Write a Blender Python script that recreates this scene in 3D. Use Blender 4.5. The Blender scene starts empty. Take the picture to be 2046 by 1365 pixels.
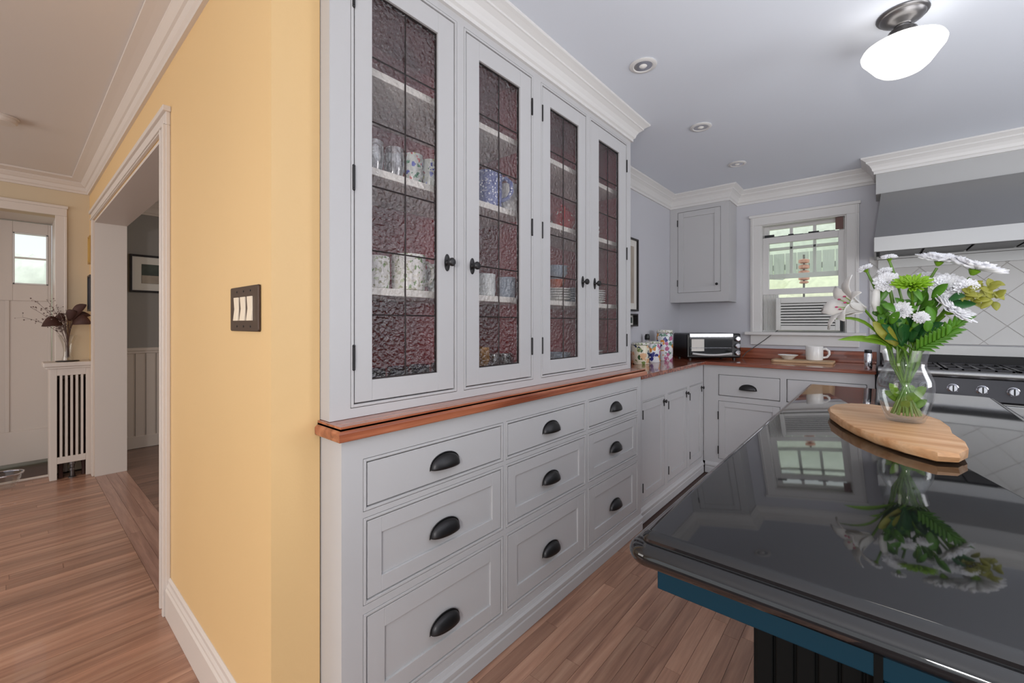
import bpy, math, random
from mathutils import Vector, Matrix

# ------------------------------------------------------------------ camera, world, light
scn = bpy.context.scene
COL = scn.collection
vs = scn.view_settings
vs.view_transform = 'Standard'
vs.look = 'None'
vs.gamma = 1.0
vs.use_curve_mapping = False
vs.exposure = 0.10

cam_d = bpy.data.cameras.new('camera')
cam_d.sensor_width = 36.0
cam_d.sensor_fit = 'HORIZONTAL'
cam_d.lens = 855.5 / 2046 * 36.0
cam_d.shift_y = -(682.5 - 647.3) / 2046
cam_d.clip_start = 0.02
cam = bpy.data.objects.new('camera', cam_d)
COL.objects.link(cam)
cam.location = (0, 0, 1.22)
cam.rotation_euler = (math.radians(90), 0, math.radians(40.53))
scn.camera = cam

world = bpy.data.worlds.new('world')
scn.world = world
world.use_nodes = True
bg = world.node_tree.nodes['Background']
bg.inputs[0].default_value = (0.92, 0.96, 1.0, 1)
bg.inputs[1].default_value = 1.05

def area(name, loc, target, size, power, color=(1, 1, 1), size_y=None):
    d = bpy.data.lights.new(name, 'AREA')
    d.energy = power
    d.color = color
    d.size = size
    if size_y:
        d.shape = 'RECTANGLE'
        d.size_y = size_y
    o = bpy.data.objects.new(name, d)
    COL.objects.link(o)
    o.location = loc
    o.rotation_euler = (Vector(target) - Vector(loc)).to_track_quat('-Z', 'Y').to_euler()
    return o

# photographer's bare flash head on a stand behind the camera, an added lamp, out of view, that brightens the ceiling,
# and further unseen fill lamps added for the kitchen, hall and side room
fd = bpy.data.lights.new('flash_head', 'POINT')
fd.energy = 60; fd.color = (1.0, 0.96, 0.92); fd.shadow_soft_size = 0.09
fo = bpy.data.objects.new('flash_head', fd); COL.objects.link(fo); fo.location = (0.2, -1.0, 1.32)
bo = area('ceiling_fill', (1.5, 0.7, 1.05), (1.3, 1.1, 2.42), 2.0, 40, (0.98, 0.985, 1.0))  # added fill lamp right of the view, aimed up to lift the ceiling
bo.data.spread = math.radians(130)
sd_ = bpy.data.lights.new('sun', 'SUN'); sd_.energy = 1.6; sd_.angle = 0.1; sd_.color = (1, 0.98, 0.94)
so = bpy.data.objects.new('sun', sd_); COL.objects.link(so); so.rotation_euler = (math.radians(28), 0, math.radians(12))
area('right_side_fill', (2.4, 2.5, 1.55), (0.0, 2.9, 1.5), 1.3, 24, (0.97, 0.98, 1.0), 1.1)  # unseen fill lamp added to brighten range and tiles, no window there
area('kitchen_fill', (1.2, -2.9, 1.6), (-0.2, 2.0, 1.5), 2.0, 10, (0.98, 0.985, 1.0), 1.4)  # broad fill lamp added behind the camera for the kitchen
area('hall_fill', (-3.6, -2.9, 1.5), (-3.6, 2.0, 1.6), 2.4, 40, (1.0, 0.97, 0.94), 1.4)  # added fill lamp that brightens the hall, solid wall behind it
area('side_room_fill', (-3.4, 3.2, 1.6), (-4.4, 0.9, 1.0), 1.4, 16, (1.0, 0.97, 0.94), 1.2)  # fill lamp added out of view to lift the grey side room

# ------------------------------------------------------------------ mesh helpers
class MB:
    def __init__(s):
        s.v = []; s.f = []; s.sm = []
    def add(s, vs_, fs, smooth=False):
        o = len(s.v)
        s.v += [tuple(p) for p in vs_]
        s.f += [tuple(i + o for i in f) for f in fs]
        s.sm += [smooth] * len(fs)
        return s
    def box(s, x0, x1, y0, y1, z0, z1):
        x0, x1 = min(x0, x1), max(x0, x1); y0, y1 = min(y0, y1), max(y0, y1); z0, z1 = min(z0, z1), max(z0, z1)
        return s.add([(x0,y0,z0),(x1,y0,z0),(x1,y1,z0),(x0,y1,z0),(x0,y0,z1),(x1,y0,z1),(x1,y1,z1),(x0,y1,z1)],
                     [(0,3,2,1),(4,5,6,7),(0,1,5,4),(1,2,6,5),(2,3,7,6),(3,0,4,7)])
    def prism(s, poly, z0, z1):
        n = len(poly)
        return s.add([(x, y, z0) for x, y in poly] + [(x, y, z1) for x, y in poly],
                     [tuple(range(n))[::-1], tuple(range(n, 2*n))] + [(i, (i+1) % n, n+(i+1) % n, n+i) for i in range(n)])
    def slab(s, poly3, off):
        n = len(poly3); o = Vector(off)
        return s.add(list(poly3) + [tuple(Vector(p) + o) for p in poly3],
                     [tuple(range(n))[::-1], tuple(range(n, 2*n))] + [(i, (i+1) % n, n+(i+1) % n, n+i) for i in range(n)])
    def lathe(s, prof, c=(0, 0, 0), n=24, axis='z', smooth=True, caps=True):
        vs_ = []; fs = []
        for r, h in prof:
            for k in range(n):
                a = 2*math.pi*k/n
                p = (r*math.cos(a), r*math.sin(a), h)
                if axis == 'x': p = (p[2], p[0], p[1])
                if axis == 'y': p = (p[1], p[2], p[0])
                vs_.append((p[0]+c[0], p[1]+c[1], p[2]+c[2]))
        m = len(prof)
        for i in range(m-1):
            for k in range(n):
                fs.append((i*n+k, i*n+(k+1) % n, (i+1)*n+(k+1) % n, (i+1)*n+k))
        s.add(vs_, fs, smooth)
        if caps:
            o = len(s.v) - len(vs_)
            if prof[0][0] > 1e-5: s.f.append(tuple(o+k for k in range(n))[::-1]); s.sm.append(False)
            if prof[-1][0] > 1e-5: s.f.append(tuple(o+(m-1)*n+k for k in range(n))); s.sm.append(False)
        return s
    def tube(s, pts, r, n=8, smooth=True):
        pts = [Vector(p) for p in pts]; m = len(pts)
        if not isinstance(r, (list, tuple)): r = [r]*m
        vs_ = []; fs = []
        t0 = (pts[1]-pts[0]).normalized()
        ref = Vector((0, 0, 1)) if abs(t0.z) < 0.9 else Vector((1, 0, 0))
        u = t0.cross(ref).normalized()
        for i, p in enumerate(pts):
            t = (pts[min(i+1, m-1)] - pts[max(i-1, 0)]).normalized()
            u = (u - t*u.dot(t)).normalized(); w = t.cross(u)
            for k in range(n):
                a = 2*math.pi*k/n
                vs_.append(p + (u*math.cos(a) + w*math.sin(a))*r[i])
        for i in range(m-1):
            for k in range(n):
                fs.append((i*n+k, i*n+(k+1) % n, (i+1)*n+(k+1) % n, (i+1)*n+k))
        fs.append(tuple(range(n))[::-1]); fs.append(tuple((m-1)*n+k for k in range(n)))
        return s.add(vs_, fs, smooth)
    def sweep(s, prof, path, side=1, smooth=False):
        """profile (out, z) swept along an XY path with mitred corners; out goes to the right of travel when side = 1"""
        P = [Vector((x, y)) for x, y in path]; n = len(P); m = len(prof)
        def nrm(a, b):
            d = (b-a).normalized(); return Vector((d.y, -d.x))*side
        vs_ = []
        for i in range(n):
            if i == 0: k = nrm(P[0], P[1])
            elif i == n-1: k = nrm(P[-2], P[-1])
            else:
                a = nrm(P[i-1], P[i]); b = nrm(P[i], P[i+1]); k = (a+b)/(1+a.dot(b))
            for o, z in prof: vs_.append((P[i].x+k.x*o, P[i].y+k.y*o, z))
        fs = []
        for i in range(n-1):
            for j in range(m):
                q = (j+1) % m
                fs.append((i*m+j, i*m+q, (i+1)*m+q, (i+1)*m+j))
        fs.append(tuple(range(m))); fs.append(tuple((n-1)*m+j for j in range(m))[::-1])
        return s.add(vs_, fs, smooth)
    def ball(s, c, r, n=12, m=8, sc=(1, 1, 1)):
        prof = [(math.sin(math.pi*i/m)*r, -math.cos(math.pi*i/m)*r) for i in range(m+1)]
        t = MB().lathe(prof, (0, 0, 0), n)
        return s.add([(c[0]+x*sc[0], c[1]+y*sc[1], c[2]+z*sc[2]) for x, y, z in t.v], t.f, True)
    def xf(s, M):
        s.v = [tuple(M @ Vector(p)) for p in s.v]; return s

ORG = {}
def build(mb, name, mat, parent=None, bev=0, world_co=True, solid=0):
    org = ORG.get(parent.name, Vector((0, 0, 0))) if (parent and world_co) else Vector((0, 0, 0))
    me = bpy.data.meshes.new(name)
    me.from_pydata([tuple(Vector(p)-org) for p in mb.v], [], mb.f)
    me.validate()
    if len(me.polygons) == len(mb.sm):
        me.polygons.foreach_set('use_smooth', mb.sm)
    import bmesh
    b = bmesh.new(); b.from_mesh(me); bmesh.ops.recalc_face_normals(b, faces=b.faces); b.to_mesh(me); b.free()
    me.update()
    if any(mb.sm): me.set_sharp_from_angle(angle=math.radians(38))
    o = bpy.data.objects.new(name, me); COL.objects.link(o)
    if mat: me.materials.append(M[mat] if isinstance(mat, str) else mat)
    if parent:
        o.parent = parent; ORG[o.name] = org
    if solid:
        m_ = o.modifiers.new('solid', 'SOLIDIFY'); m_.thickness = solid; m_.offset = 0
    if bev:
        m_ = o.modifiers.new('bevel', 'BEVEL'); m_.width = bev; m_.segments = 2; m_.limit_method = 'ANGLE'; m_.angle_limit = math.radians(40)
    return o
def tag(o, label=None, cat=None, group=None, kind=None):
    if label: o['label'] = label
    if cat: o['category'] = cat
    if group: o['group'] = group
    if kind: o['kind'] = kind
    return o
def thing(name, label, cat, loc=(0, 0, 0), rotz=0, group=None):
    o = bpy.data.objects.new(name, None); COL.objects.link(o)
    o.empty_display_size = 0.05
    o.location = loc; o.rotation_euler = (0, 0, rotz)
    ORG[o.name] = Vector(loc)
    return tag(o, label, cat, group)
def struct(name, mb, mat, parent=None, bev=0, label=None):
    o = build(mb, name, mat, parent, bev)
    if not parent: o['kind'] = 'structure'
    if label: o['label'] = label
    return o
def copy_tree(o, loc, rotz=None, label=None, group=None):
    c = o.copy(); COL.objects.link(c); c.location = loc
    if rotz is not None: c.rotation_euler = (0, 0, rotz)
    if label: c['label'] = label
    if group: c['group'] = group
    for ch in list(o.children):
        d = ch.copy(); COL.objects.link(d); d.parent = c
        for g in list(ch.children):
            e = g.copy(); COL.objects.link(e); e.parent = d
    return c

# ------------------------------------------------------------------ materials
M = {}
def srgb(r, g, b):
    return tuple((c/255/12.92 if c/255 <= 0.04045 else ((c/255+0.055)/1.055)**2.4) for c in (r, g, b)) + (1,)
def mat(name, col, rough=0.5, metal=0.0, spec=0.5, bump=0.0, bscale=60, var=0.0, vscale=3, trans=0.0, emit=None, estr=0, coat=0.0, stretch=None):
    m = bpy.data.materials.new(name); m.use_nodes = True
    nt = m.node_tree; b = nt.nodes['Principled BSDF']
    b.inputs['Base Color'].default_value = col
    b.inputs['Roughness'].default_value = rough
    b.inputs['Metallic'].default_value = metal
    b.inputs['Specular IOR Level'].default_value = spec
    b.inputs['Coat Weight'].default_value = coat
    b.inputs['Transmission Weight'].default_value = trans
    if emit:
        b.inputs['Emission Color'].default_value = emit; b.inputs['Emission Strength'].default_value = estr
    geo = nt.nodes.new('ShaderNodeTexCoord')
    src = geo.outputs['Object']
    if stretch:
        mp = nt.nodes.new('ShaderNodeMapping'); mp.inputs['Scale'].default_value = stretch
        nt.links.new(src, mp.inputs[0]); src = mp.outputs[0]
    if var:
        n = nt.nodes.new('ShaderNodeTexNoise'); n.inputs['Scale'].default_value = vscale; n.inputs['Detail'].default_value = 4
        nt.links.new(src, n.inputs['Vector'])
        mx = nt.nodes.new('ShaderNodeMix'); mx.data_type = 'RGBA'
        mx.inputs['A'].default_value = tuple(c*(1-var) for c in col[:3])+(1,)
        mx.inputs['B'].default_value = tuple(min(1, c*(1+var)) for c in col[:3])+(1,)
        nt.links.new(n.outputs['Fac'], mx.inputs['Factor']); nt.links.new(mx.outputs['Result'], b.inputs['Base Color'])
    if bump:
        n = nt.nodes.new('ShaderNodeTexNoise'); n.inputs['Scale'].default_value = bscale; n.inputs['Detail'].default_value = 3
        nt.links.new(src, n.inputs['Vector'])
        bp = nt.nodes.new('ShaderNodeBump'); bp.inputs['Strength'].default_value = bump; bp.inputs['Distance'].default_value = 0.004
        nt.links.new(n.outputs['Fac'], bp.inputs['Height']); nt.links.new(bp.outputs[0], b.inputs['Normal'])
    M[name] = m
    return m
def wood(name, c1, c2, c3, axis='y', rough=0.35, scale=1.0, rand=0.0, coat=0.0, fine=1.0):
    """wood grain stretched along one axis, a tone per object when rand is set"""
    m = bpy.data.materials.new(name); m.use_nodes = True
    nt = m.node_tree; L = nt.links; b = nt.nodes['Principled BSDF']
    b.inputs['Roughness'].default_value = rough; b.inputs['Coat Weight'].default_value = coat
    g = nt.nodes.new('ShaderNodeNewGeometry'); oi = nt.nodes.new('ShaderNodeObjectInfo')
    add = nt.nodes.new('ShaderNodeVectorMath'); add.operation = 'MULTIPLY_ADD'
    cmb = nt.nodes.new('ShaderNodeCombineXYZ')
    for i in range(3): L.new(oi.outputs['Random'], cmb.inputs[i])
    L.new(cmb.outputs[0], add.inputs[0]); add.inputs[1].default_value = (37, 53, 71) if rand else (0, 0, 0)
    L.new(g.outputs['Position'], add.inputs[2])
    mp = nt.nodes.new('ShaderNodeMapping')
    st = [22*scale]*3; st['xyz'.index(axis)] = 1.3*scale
    mp.inputs['Scale'].default_value = st
    L.new(add.outputs[0], mp.inputs[0])
    n1 = nt.nodes.new('ShaderNodeTexNoise'); n1.inputs['Scale'].default_value = 1.6; n1.inputs['Detail'].default_value = 6; n1.inputs['Distortion'].default_value = 0.6
    L.new(mp.outputs[0], n1.inputs['Vector'])
    n2 = nt.nodes.new('ShaderNodeTexNoise'); n2.inputs['Scale'].default_value = 9*fine; n2.inputs['Detail'].default_value = 4
    L.new(mp.outputs[0], n2.inputs['Vector'])
    cr = nt.nodes.new('ShaderNodeValToRGB'); e = cr.color_ramp.elements
    e[0].position = 0.30; e[0].color = c1; e[1].position = 0.72; e[1].color = c3
    k = e.new(0.5); k.color = c2
    L.new(n1.outputs['Fac'], cr.inputs[0])
    mx = nt.nodes.new('ShaderNodeMix'); mx.data_type = 'RGBA'; mx.blend_type = 'MULTIPLY'; mx.inputs['Factor'].default_value = 0.35
    L.new(cr.outputs[0], mx.inputs['A']); L.new(n2.outputs['Fac'], mx.inputs['B'])
    hs = nt.nodes.new('ShaderNodeHueSaturation'); L.new(mx.outputs['Result'], hs.inputs['Color'])
    hs.inputs['Value'].default_value = 1.25
    if rand:
        mr = nt.nodes.new('ShaderNodeMapRange'); mr.inputs['To Min'].default_value = 1.25-rand; mr.inputs['To Max'].default_value = 1.25+rand
        L.new(oi.outputs['Random'], mr.inputs['Value']); L.new(mr.outputs[0], hs.inputs['Value'])
    L.new(hs.outputs[0], b.inputs['Base Color'])
    bp = nt.nodes.new('ShaderNodeBump'); bp.inputs['Strength'].default_value = 0.08; bp.inputs['Distance'].default_value = 0.002
    L.new(n2.outputs['Fac'], bp.inputs['Height']); L.new(bp.outputs[0], b.inputs['Normal'])
    M[name] = m
def glass(name, tint=(1, 1, 1, 1), rough=0.02, bump=0, bscale=90, fmin=0.04, fmax=0.55, power=0.35):
    m = bpy.data.materials.new(name); m.use_nodes = True
    nt = m.node_tree; L = nt.links
    for n in list(nt.nodes): nt.nodes.remove(n)
    out = nt.nodes.new('ShaderNodeOutputMaterial')
    tr = nt.nodes.new('ShaderNodeBsdfTransparent'); tr.inputs[0].default_value = tint
    gl = nt.nodes.new('ShaderNodeBsdfGlossy'); gl.inputs['Roughness'].default_value = rough
    lw = nt.nodes.new('ShaderNodeLayerWeight'); lw.inputs[0].default_value = power
    mr = nt.nodes.new('ShaderNodeMapRange'); mr.inputs['To Min'].default_value = fmin; mr.inputs['To Max'].default_value = fmax
    L.new(lw.outputs['Facing'], mr.inputs['Value'])
    mx = nt.nodes.new('ShaderNodeMixShader')
    L.new(mr.outputs[0], mx.inputs[0]); L.new(tr.outputs[0], mx.inputs[1]); L.new(gl.outputs[0], mx.inputs[2]); L.new(mx.outputs[0], out.inputs[0])
    if bump:
        g = nt.nodes.new('ShaderNodeNewGeometry')
        n = nt.nodes.new('ShaderNodeTexNoise'); n.inputs['Scale'].default_value = bscale; n.inputs['Detail'].default_value = 2
        L.new(g.outputs['Position'], n.inputs['Vector'])
        bp = nt.nodes.new('ShaderNodeBump'); bp.inputs['Strength'].default_value = bump; bp.inputs['Distance'].default_value = 0.01
        L.new(n.outputs['Fac'], bp.inputs['Height']); L.new(bp.outputs[0], gl.inputs['Normal']); L.new(bp.outputs[0], lw.inputs['Normal'])
    M[name] = m
def pattern(name, base, cols, scale=40, thr=0.45, rough=0.25):
    """glazed ceramic with scattered painted blotches"""
    m = bpy.data.materials.new(name); m.use_nodes = True
    nt = m.node_tree; L = nt.links; b = nt.nodes['Principled BSDF']; b.inputs['Roughness'].default_value = rough
    tc = nt.nodes.new('ShaderNodeTexCoord'); oi = nt.nodes.new('ShaderNodeObjectInfo')
    ad = nt.nodes.new('ShaderNodeVectorMath'); ad.operation = 'ADD'
    L.new(tc.outputs['Object'], ad.inputs[0]); L.new(oi.outputs['Random'], ad.inputs[1])
    vo = nt.nodes.new('ShaderNodeTexVoronoi'); vo.inputs['Scale'].default_value = scale
    nz_ = nt.nodes.new('ShaderNodeTexNoise'); nz_.inputs['Scale'].default_value = scale*1.5; nz_.inputs['Detail'].default_value = 1
    L.new(ad.outputs[0], nz_.inputs['Vector'])
    ma = nt.nodes.new('ShaderNodeVectorMath'); ma.operation = 'MULTIPLY_ADD'; ma.inputs[1].default_value = (1.2/scale,)*3
    L.new(nz_.outputs['Color'], ma.inputs[0]); L.new(ad.outputs[0], ma.inputs[2])
    L.new(ma.outputs[0], vo.inputs['Vector'])
    sep = nt.nodes.new('ShaderNodeSeparateColor'); L.new(vo.outputs['Color'], sep.inputs[0])
    cr = nt.nodes.new('ShaderNodeValToRGB'); cr.color_ramp.interpolation = 'CONSTANT'
    e = cr.color_ramp.elements; e[0].color = cols[0]; e[0].position = 0
    e[1].position = 0.999; e[1].color = cols[-1]
    for i, c in enumerate(cols[1:], 1):
        k = e.new(i/len(cols)); k.color = c
    L.new(sep.outputs[0], cr.inputs[0])
    lt = nt.nodes.new('ShaderNodeMath'); lt.operation = 'LESS_THAN'; lt.inputs[1].default_value = thr
    L.new(vo.outputs['Distance'], lt.inputs[0])
    mx = nt.nodes.new('ShaderNodeMix'); mx.data_type = 'RGBA'; mx.inputs['A'].default_value = base
    L.new(lt.outputs[0], mx.inputs['Factor']); L.new(cr.outputs[0], mx.inputs['B'])
    L.new(mx.outputs['Result'], b.inputs['Base Color'])
    M[name] = m

mat('cabinet_paint', srgb(193, 192, 193), 0.42, bump=0.03, bscale=200)
mat('white_trim', srgb(222, 220, 218), 0.4)
mat('hall_trim', srgb(214, 203, 194), 0.45)
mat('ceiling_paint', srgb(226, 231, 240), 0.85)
mat('hall_ceiling_paint', srgb(218, 211, 206), 0.85)
mat('lavender_wall', srgb(200, 200, 206), 0.7, bump=0.05, bscale=150)
mat('yellow_wall', srgb(224, 188, 134), 0.5, bump=0.06, bscale=120, var=0.04, vscale=1.5)
mat('olive_wall', srgb(206, 188, 160), 0.6)
mat('grey_wall', srgb(150, 146, 142), 0.7)
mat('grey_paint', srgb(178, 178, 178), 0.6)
mat('neutral_wall', srgb(205, 203, 200), 0.8)
mat('burgundy', srgb(150, 50, 56), 0.5)
mat('shelf_white', srgb(236, 232, 224), 0.45)
mat('dark_bronze', srgb(58, 57, 58), 0.4, 0.75, bump=0.05, bscale=120)
mat('lead', srgb(58, 50, 50), 0.5, 0.6)
mat('black_granite', srgb(20, 20, 22), 0.035, 0, 0.75, var=0.45, vscale=240)
mat('teal_paint', srgb(0, 42, 58), 0.5, 0, 0.25)
mat('near_black_paint', srgb(5, 6, 6), 0.6, 0, 0.15)
mat('stainless', srgb(166, 166, 166), 0.42, 1.0, bump=0.03, bscale=6, stretch=(1, 1, 60))
mat('dark_steel', srgb(62, 62, 65), 0.36, 1.0)
mat('iron', srgb(26, 26, 28), 0.45, 0.4)
mat('pewter', srgb(120, 118, 118), 0.32, 0.9)
mat('opal_glass', srgb(250, 247, 240), 0.25, emit=(1.0, 0.96, 0.9, 1), estr=1.6)
mat('white_tile', srgb(208, 207, 205), 0.35, 0, 0.3)
mat('grout', srgb(196, 192, 188), 0.8)
mat('ac_white', srgb(222, 222, 218), 0.45)
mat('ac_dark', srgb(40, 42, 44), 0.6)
mat('white_ceramic', srgb(238, 236, 232), 0.2)
mat('red_ceramic', srgb(178, 30, 34), 0.2)
mat('orange_ceramic', srgb(196, 92, 48), 0.25)
mat('blue_ceramic', srgb(160, 172, 186), 0.22)
mat('gold_glass', srgb(170, 120, 50), 0.15, 0.3)
mat('black_plastic', srgb(18, 18, 20), 0.32)
mat('oven_glass', srgb(30, 32, 32), 0.05, 0, 0.9)
mat('chrome', srgb(215, 215, 220), 0.12, 1.0)
mat('plate_bronze', srgb(74, 58, 50), 0.4, 0.5)
mat('rocker', srgb(236, 220, 196), 0.4)
mat('paper', srgb(225, 221, 214), 0.8)
mat('frame_black', srgb(34, 30, 30), 0.4)
mat('frame_gold', srgb(190, 150, 80), 0.4, 0.5)
mat('petal_white', srgb(226, 226, 230), 0.55)
mat('petal_lily', srgb(212, 210, 207), 0.45)
mat('petal_green', srgb(132, 176, 30), 0.55)
mat('lily_throat', srgb(190, 70, 110), 0.5)
mat('leaf_green', srgb(74, 124, 30), 0.42, var=0.35, vscale=30)
mat('leaf_bright', srgb(108, 148, 32), 0.42, var=0.3, vscale=30)
mat('leaf_olive', srgb(134, 134, 46), 0.45, var=0.25, vscale=30)
mat('leaf_dark', srgb(38, 90, 42), 0.4, var=0.3, vscale=30)
mat('stem_green', srgb(86, 126, 26), 0.45)
mat('dried_brown', srgb(72, 42, 34), 0.7, var=0.35, vscale=20)
mat('dried_grey', srgb(120, 102, 96), 0.8)
mat('cord_grey', srgb(92, 90, 88), 0.5)
mat('fence_grey', srgb(168, 172, 168), 0.8, var=0.2, vscale=6, stretch=(8, 8, 0.6))
mat('hedge', srgb(208, 214, 186), 0.8, var=0.25, vscale=16, bump=0.6, bscale=20)
mat('pale_foliage', srgb(226, 231, 222), 0.8, var=0.25, vscale=9, bump=0.6, bscale=14)
mat('copper', srgb(196, 140, 122), 0.35, 0.5)
mat('brown_block', srgb(112, 82, 76), 0.6)
mat('screen_dark', srgb(38, 40, 40), 0.7)
mat('photo_dark', srgb(74, 82, 76), 0.6, var=0.6, vscale=14)
mat('photo_sand', srgb(172, 160, 146), 0.6, var=0.3, vscale=10)
mat('photo_blue', srgb(86, 80, 96), 0.5, var=0.4, vscale=20)
mat('dark_floor', srgb(70, 50, 44), 0.5)
mat('wreath_pattern', srgb(210, 214, 212), 0.3, var=0.2, vscale=30)
wood('oak_floor', srgb(136, 98, 80), srgb(166, 124, 102), srgb(186, 146, 122), 'y', 0.34, 0.8, 0.22, coat=0.2)
wood('oak_threshold', srgb(140, 104, 90), srgb(160, 122, 106), srgb(176, 138, 120), 'x', 0.32, 1.0, 0.15, coat=0.25)
wood('dark_oak', srgb(102, 76, 64), srgb(126, 96, 82), srgb(142, 110, 94), 'y', 0.32, 1.0, 0.2, coat=0.2)
wood('mahogany_y', srgb(116, 58, 40), srgb(160, 92, 64), srgb(192, 124, 92), 'y', 0.22, 0.9, coat=0.4)
wood('mahogany_x', srgb(96, 46, 34), srgb(142, 76, 54), srgb(176, 106, 78), 'x', 0.18, 0.9, coat=0.5)
wood('slab_wood', srgb(176, 124, 80), srgb(200, 154, 112), srgb(214, 176, 138), 'x', 0.45, 0.7)
wood('board_wood', srgb(176, 140, 104), srgb(200, 166, 128), srgb(214, 184, 150), 'x', 0.5, 1.0)
glass('seedy_glass', (0.98, 0.97, 0.97, 1), 0.16, 1.0, 75, 0.06, 0.30, 0.3)
glass('window_glass', (0.98, 1, 0.98, 1), 0.02, fmin=0.03, fmax=0.3)
glass('clear_glass', (0.985, 0.99, 0.988, 1), 0.0, fmin=0.03, fmax=0.42, power=0.3)
glass('tumbler_glass', (0.80, 0.82, 0.82, 1), 0.12, fmin=0.16, fmax=0.8, power=0.45)
mat('silver_plastic', srgb(196, 196, 196), 0.35)
glass('blue_glass', (0.55, 0.58, 0.78, 1), 0.05, fmin=0.08, fmax=0.7, power=0.4)
glass('water', (0.985, 0.995, 0.99, 1), 0.02, fmin=0.01, fmax=0.15)
W = srgb(236, 234, 228)
pattern('floral_white', W, [srgb(120, 150, 90), srgb(170, 170, 140), srgb(190, 200, 160), srgb(220, 215, 200)], 70, 0.42)
pattern('floral_glass', srgb(210, 214, 208), [srgb(60, 70, 180), srgb(60, 130, 90), srgb(200, 200, 120), srgb(190, 80, 80), srgb(225, 225, 225)], 55, 0.4)
pattern('blue_dots', srgb(96, 106, 160), [srgb(225, 228, 236)], 90, 0.32)
pattern('red_dots', srgb(182, 32, 36), [srgb(240, 236, 230)], 26, 0.20)
pattern('canister_leaf', srgb(226, 220, 198), [srgb(52, 84, 50), srgb(222, 180, 140), srgb(40, 60, 90), srgb(120, 140, 80), srgb(226, 220, 198)], 22, 0.55)
pattern('canister_blue', srgb(232, 234, 238), [srgb(50, 54, 130), srgb(110, 150, 130), srgb(190, 110, 150), srgb(222, 150, 70), srgb(232, 234, 238)], 26, 0.5)

# ------------------------------------------------------------------ dimensions
CE = 2.425            # ceiling
XU = -1.133           # hutch upper face
XF = -1.072           # hutch drawer face
XB = -1.100           # kitchen run face
XW = -1.504           # kitchen left wall
YB = 4.34             # kitchen back wall
YY = 0.434            # hall wall face
XY = -1.185           # kitchen face of hall wall
Y0, Y1 = 0.560, 2.424 # hutch ends

# ------------------------------------------------------------------ the setting
fl = struct('floor', MB().box(-6.4, 2.6, -3.2, 4.5, -0.12, -0.004), 'dark_floor')
ub = MB().box(-0.5, 0.5, -0.5, 0.5, -1, 0)
me_board = build(ub, 'floorboard', 'oak_floor')
me_th = build(MB().box(-0.5, 0.5, -0.5, 0.5, -1, 0), 'floorboard', 'oak_threshold')
me_dk = build(MB().box(-0.5, 0.5, -0.5, 0.5, -1, 0), 'floorboard', 'dark_oak')
protos = [me_board, me_th, me_dk]
used = set()
def board(p, x0, x1, y0, y1):
    if p.name in used: o = p.copy(); COL.objects.link(o)
    else: o = p; used.add(p.name)
    o.parent = fl
    o.location = ((x0+x1)/2, (y0+y1)/2, 0)
    o.scale = (x1-x0-0.0012, y1-y0-0.0012, 0.0038)
    return o
rnd = random.Random(7)
w = 0.0572
x = -5.04
while x < -0.10:
    hall = x < XF - 0.03
    ya = -1.5 if hall else -0.45
    yb = 0.418 if hall and x > -2.36 and x + w < XY else (YY if hall else (2.43 if x < -1.075 else 3.70))
    if hall and x > XY-0.06: yb = 0.55 if x < XF else 2.43
    y = ya
    first = True
    while y < yb - 0.02:
        l = rnd.uniform(0.5, 1.5) if hall else rnd.uniform(0.55, 1.25)
        e = y + l
        if yb - e < 0.25: e = yb
        board(me_board, x, x+w, y, e)
        y = e
    x += w
for k in range(3):
    ya = YY + k*0.0627
    for xa, xb in ((-4.745, -3.3-0.25*k), (-3.3-0.25*k, -2.375)):
        board(me_th, xa, xb, ya, ya+0.0627)
x = -5.50
while x < -2.3:
    board(me_dk, x, x+w*1.25, 0.622, 1.75)
    x += w*1.25

struct('ceiling', MB().box(-6.4, -1.504, -3.2, 4.5, CE, CE+0.1), 'hall_ceiling_paint')
struct('ceiling', MB().box(-1.504, 2.6, -3.2, 4.5, CE, CE+0.1), 'ceiling_paint')
WX0, WX1, WZ0, WZ1 = -0.795, -0.190, 1.149, 2.100
wb = MB().box(XW-0.1, WX0, YB, YB+0.14, 0, CE).box(WX1, 2.6, YB, YB+0.14, 0, CE).box(WX0, WX1, YB, YB+0.14, 0, WZ0).box(WX0, WX1, YB, YB+0.14, WZ1, CE)
wall_back = struct('wall_back', wb, 'lavender_wall')
struct('wall_left', MB().box(XW-0.1, XW, 0.622, YB, 0, CE), 'lavender_wall')
struct('wall_right', MB().box(2.5, 2.6, -0.6, YB, 0, CE), 'lavender_wall')
OX0, OX1, OZ = -4.76, -2.36, 2.044
wh = MB().box(OX1, XW, YY, 0.622, 0, CE).box(XW, XY, YY, Y0, 0, CE).box(OX0, OX1, YY, 0.622, OZ, CE).box(-5.1, OX0, YY, 0.622, 0, CE)
struct('wall_hall', wh, 'yellow_wall')
DX = -5.1
wd = MB().box(DX-0.12, DX, 0.238, YY, 0, CE).box(DX-0.12, DX, -0.70, 0.238, 2.105, CE).box(DX-0.12, DX, -3.2, -0.70, 0, CE)
struct('wall_door', wd, 'olive_wall')
ve = MB().box(-5.66, DX-0.12, 0.238, 0.30, 0, CE).box(-5.66, DX-0.12, -0.76, -0.70, 0, CE).box(-5.66, DX-0.12, -0.70, 0.238, 2.105, 2.17)
struct('wall_vestibule', ve, 'hall_trim')
wall_dining = struct('wall_dining', MB().box(-5.64, -5.524, 0.622, 4.3, 0, CE), 'grey_wall')
struct('wall_dining_end', MB().box(-5.524, XW-0.1, 3.4, 3.5, 0, CE), 'grey_wall')
struct('wall_hall_side', MB().box(-5.1, -2.2, -3.2, -3.1, 0, CE), 'olive_wall')

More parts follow.
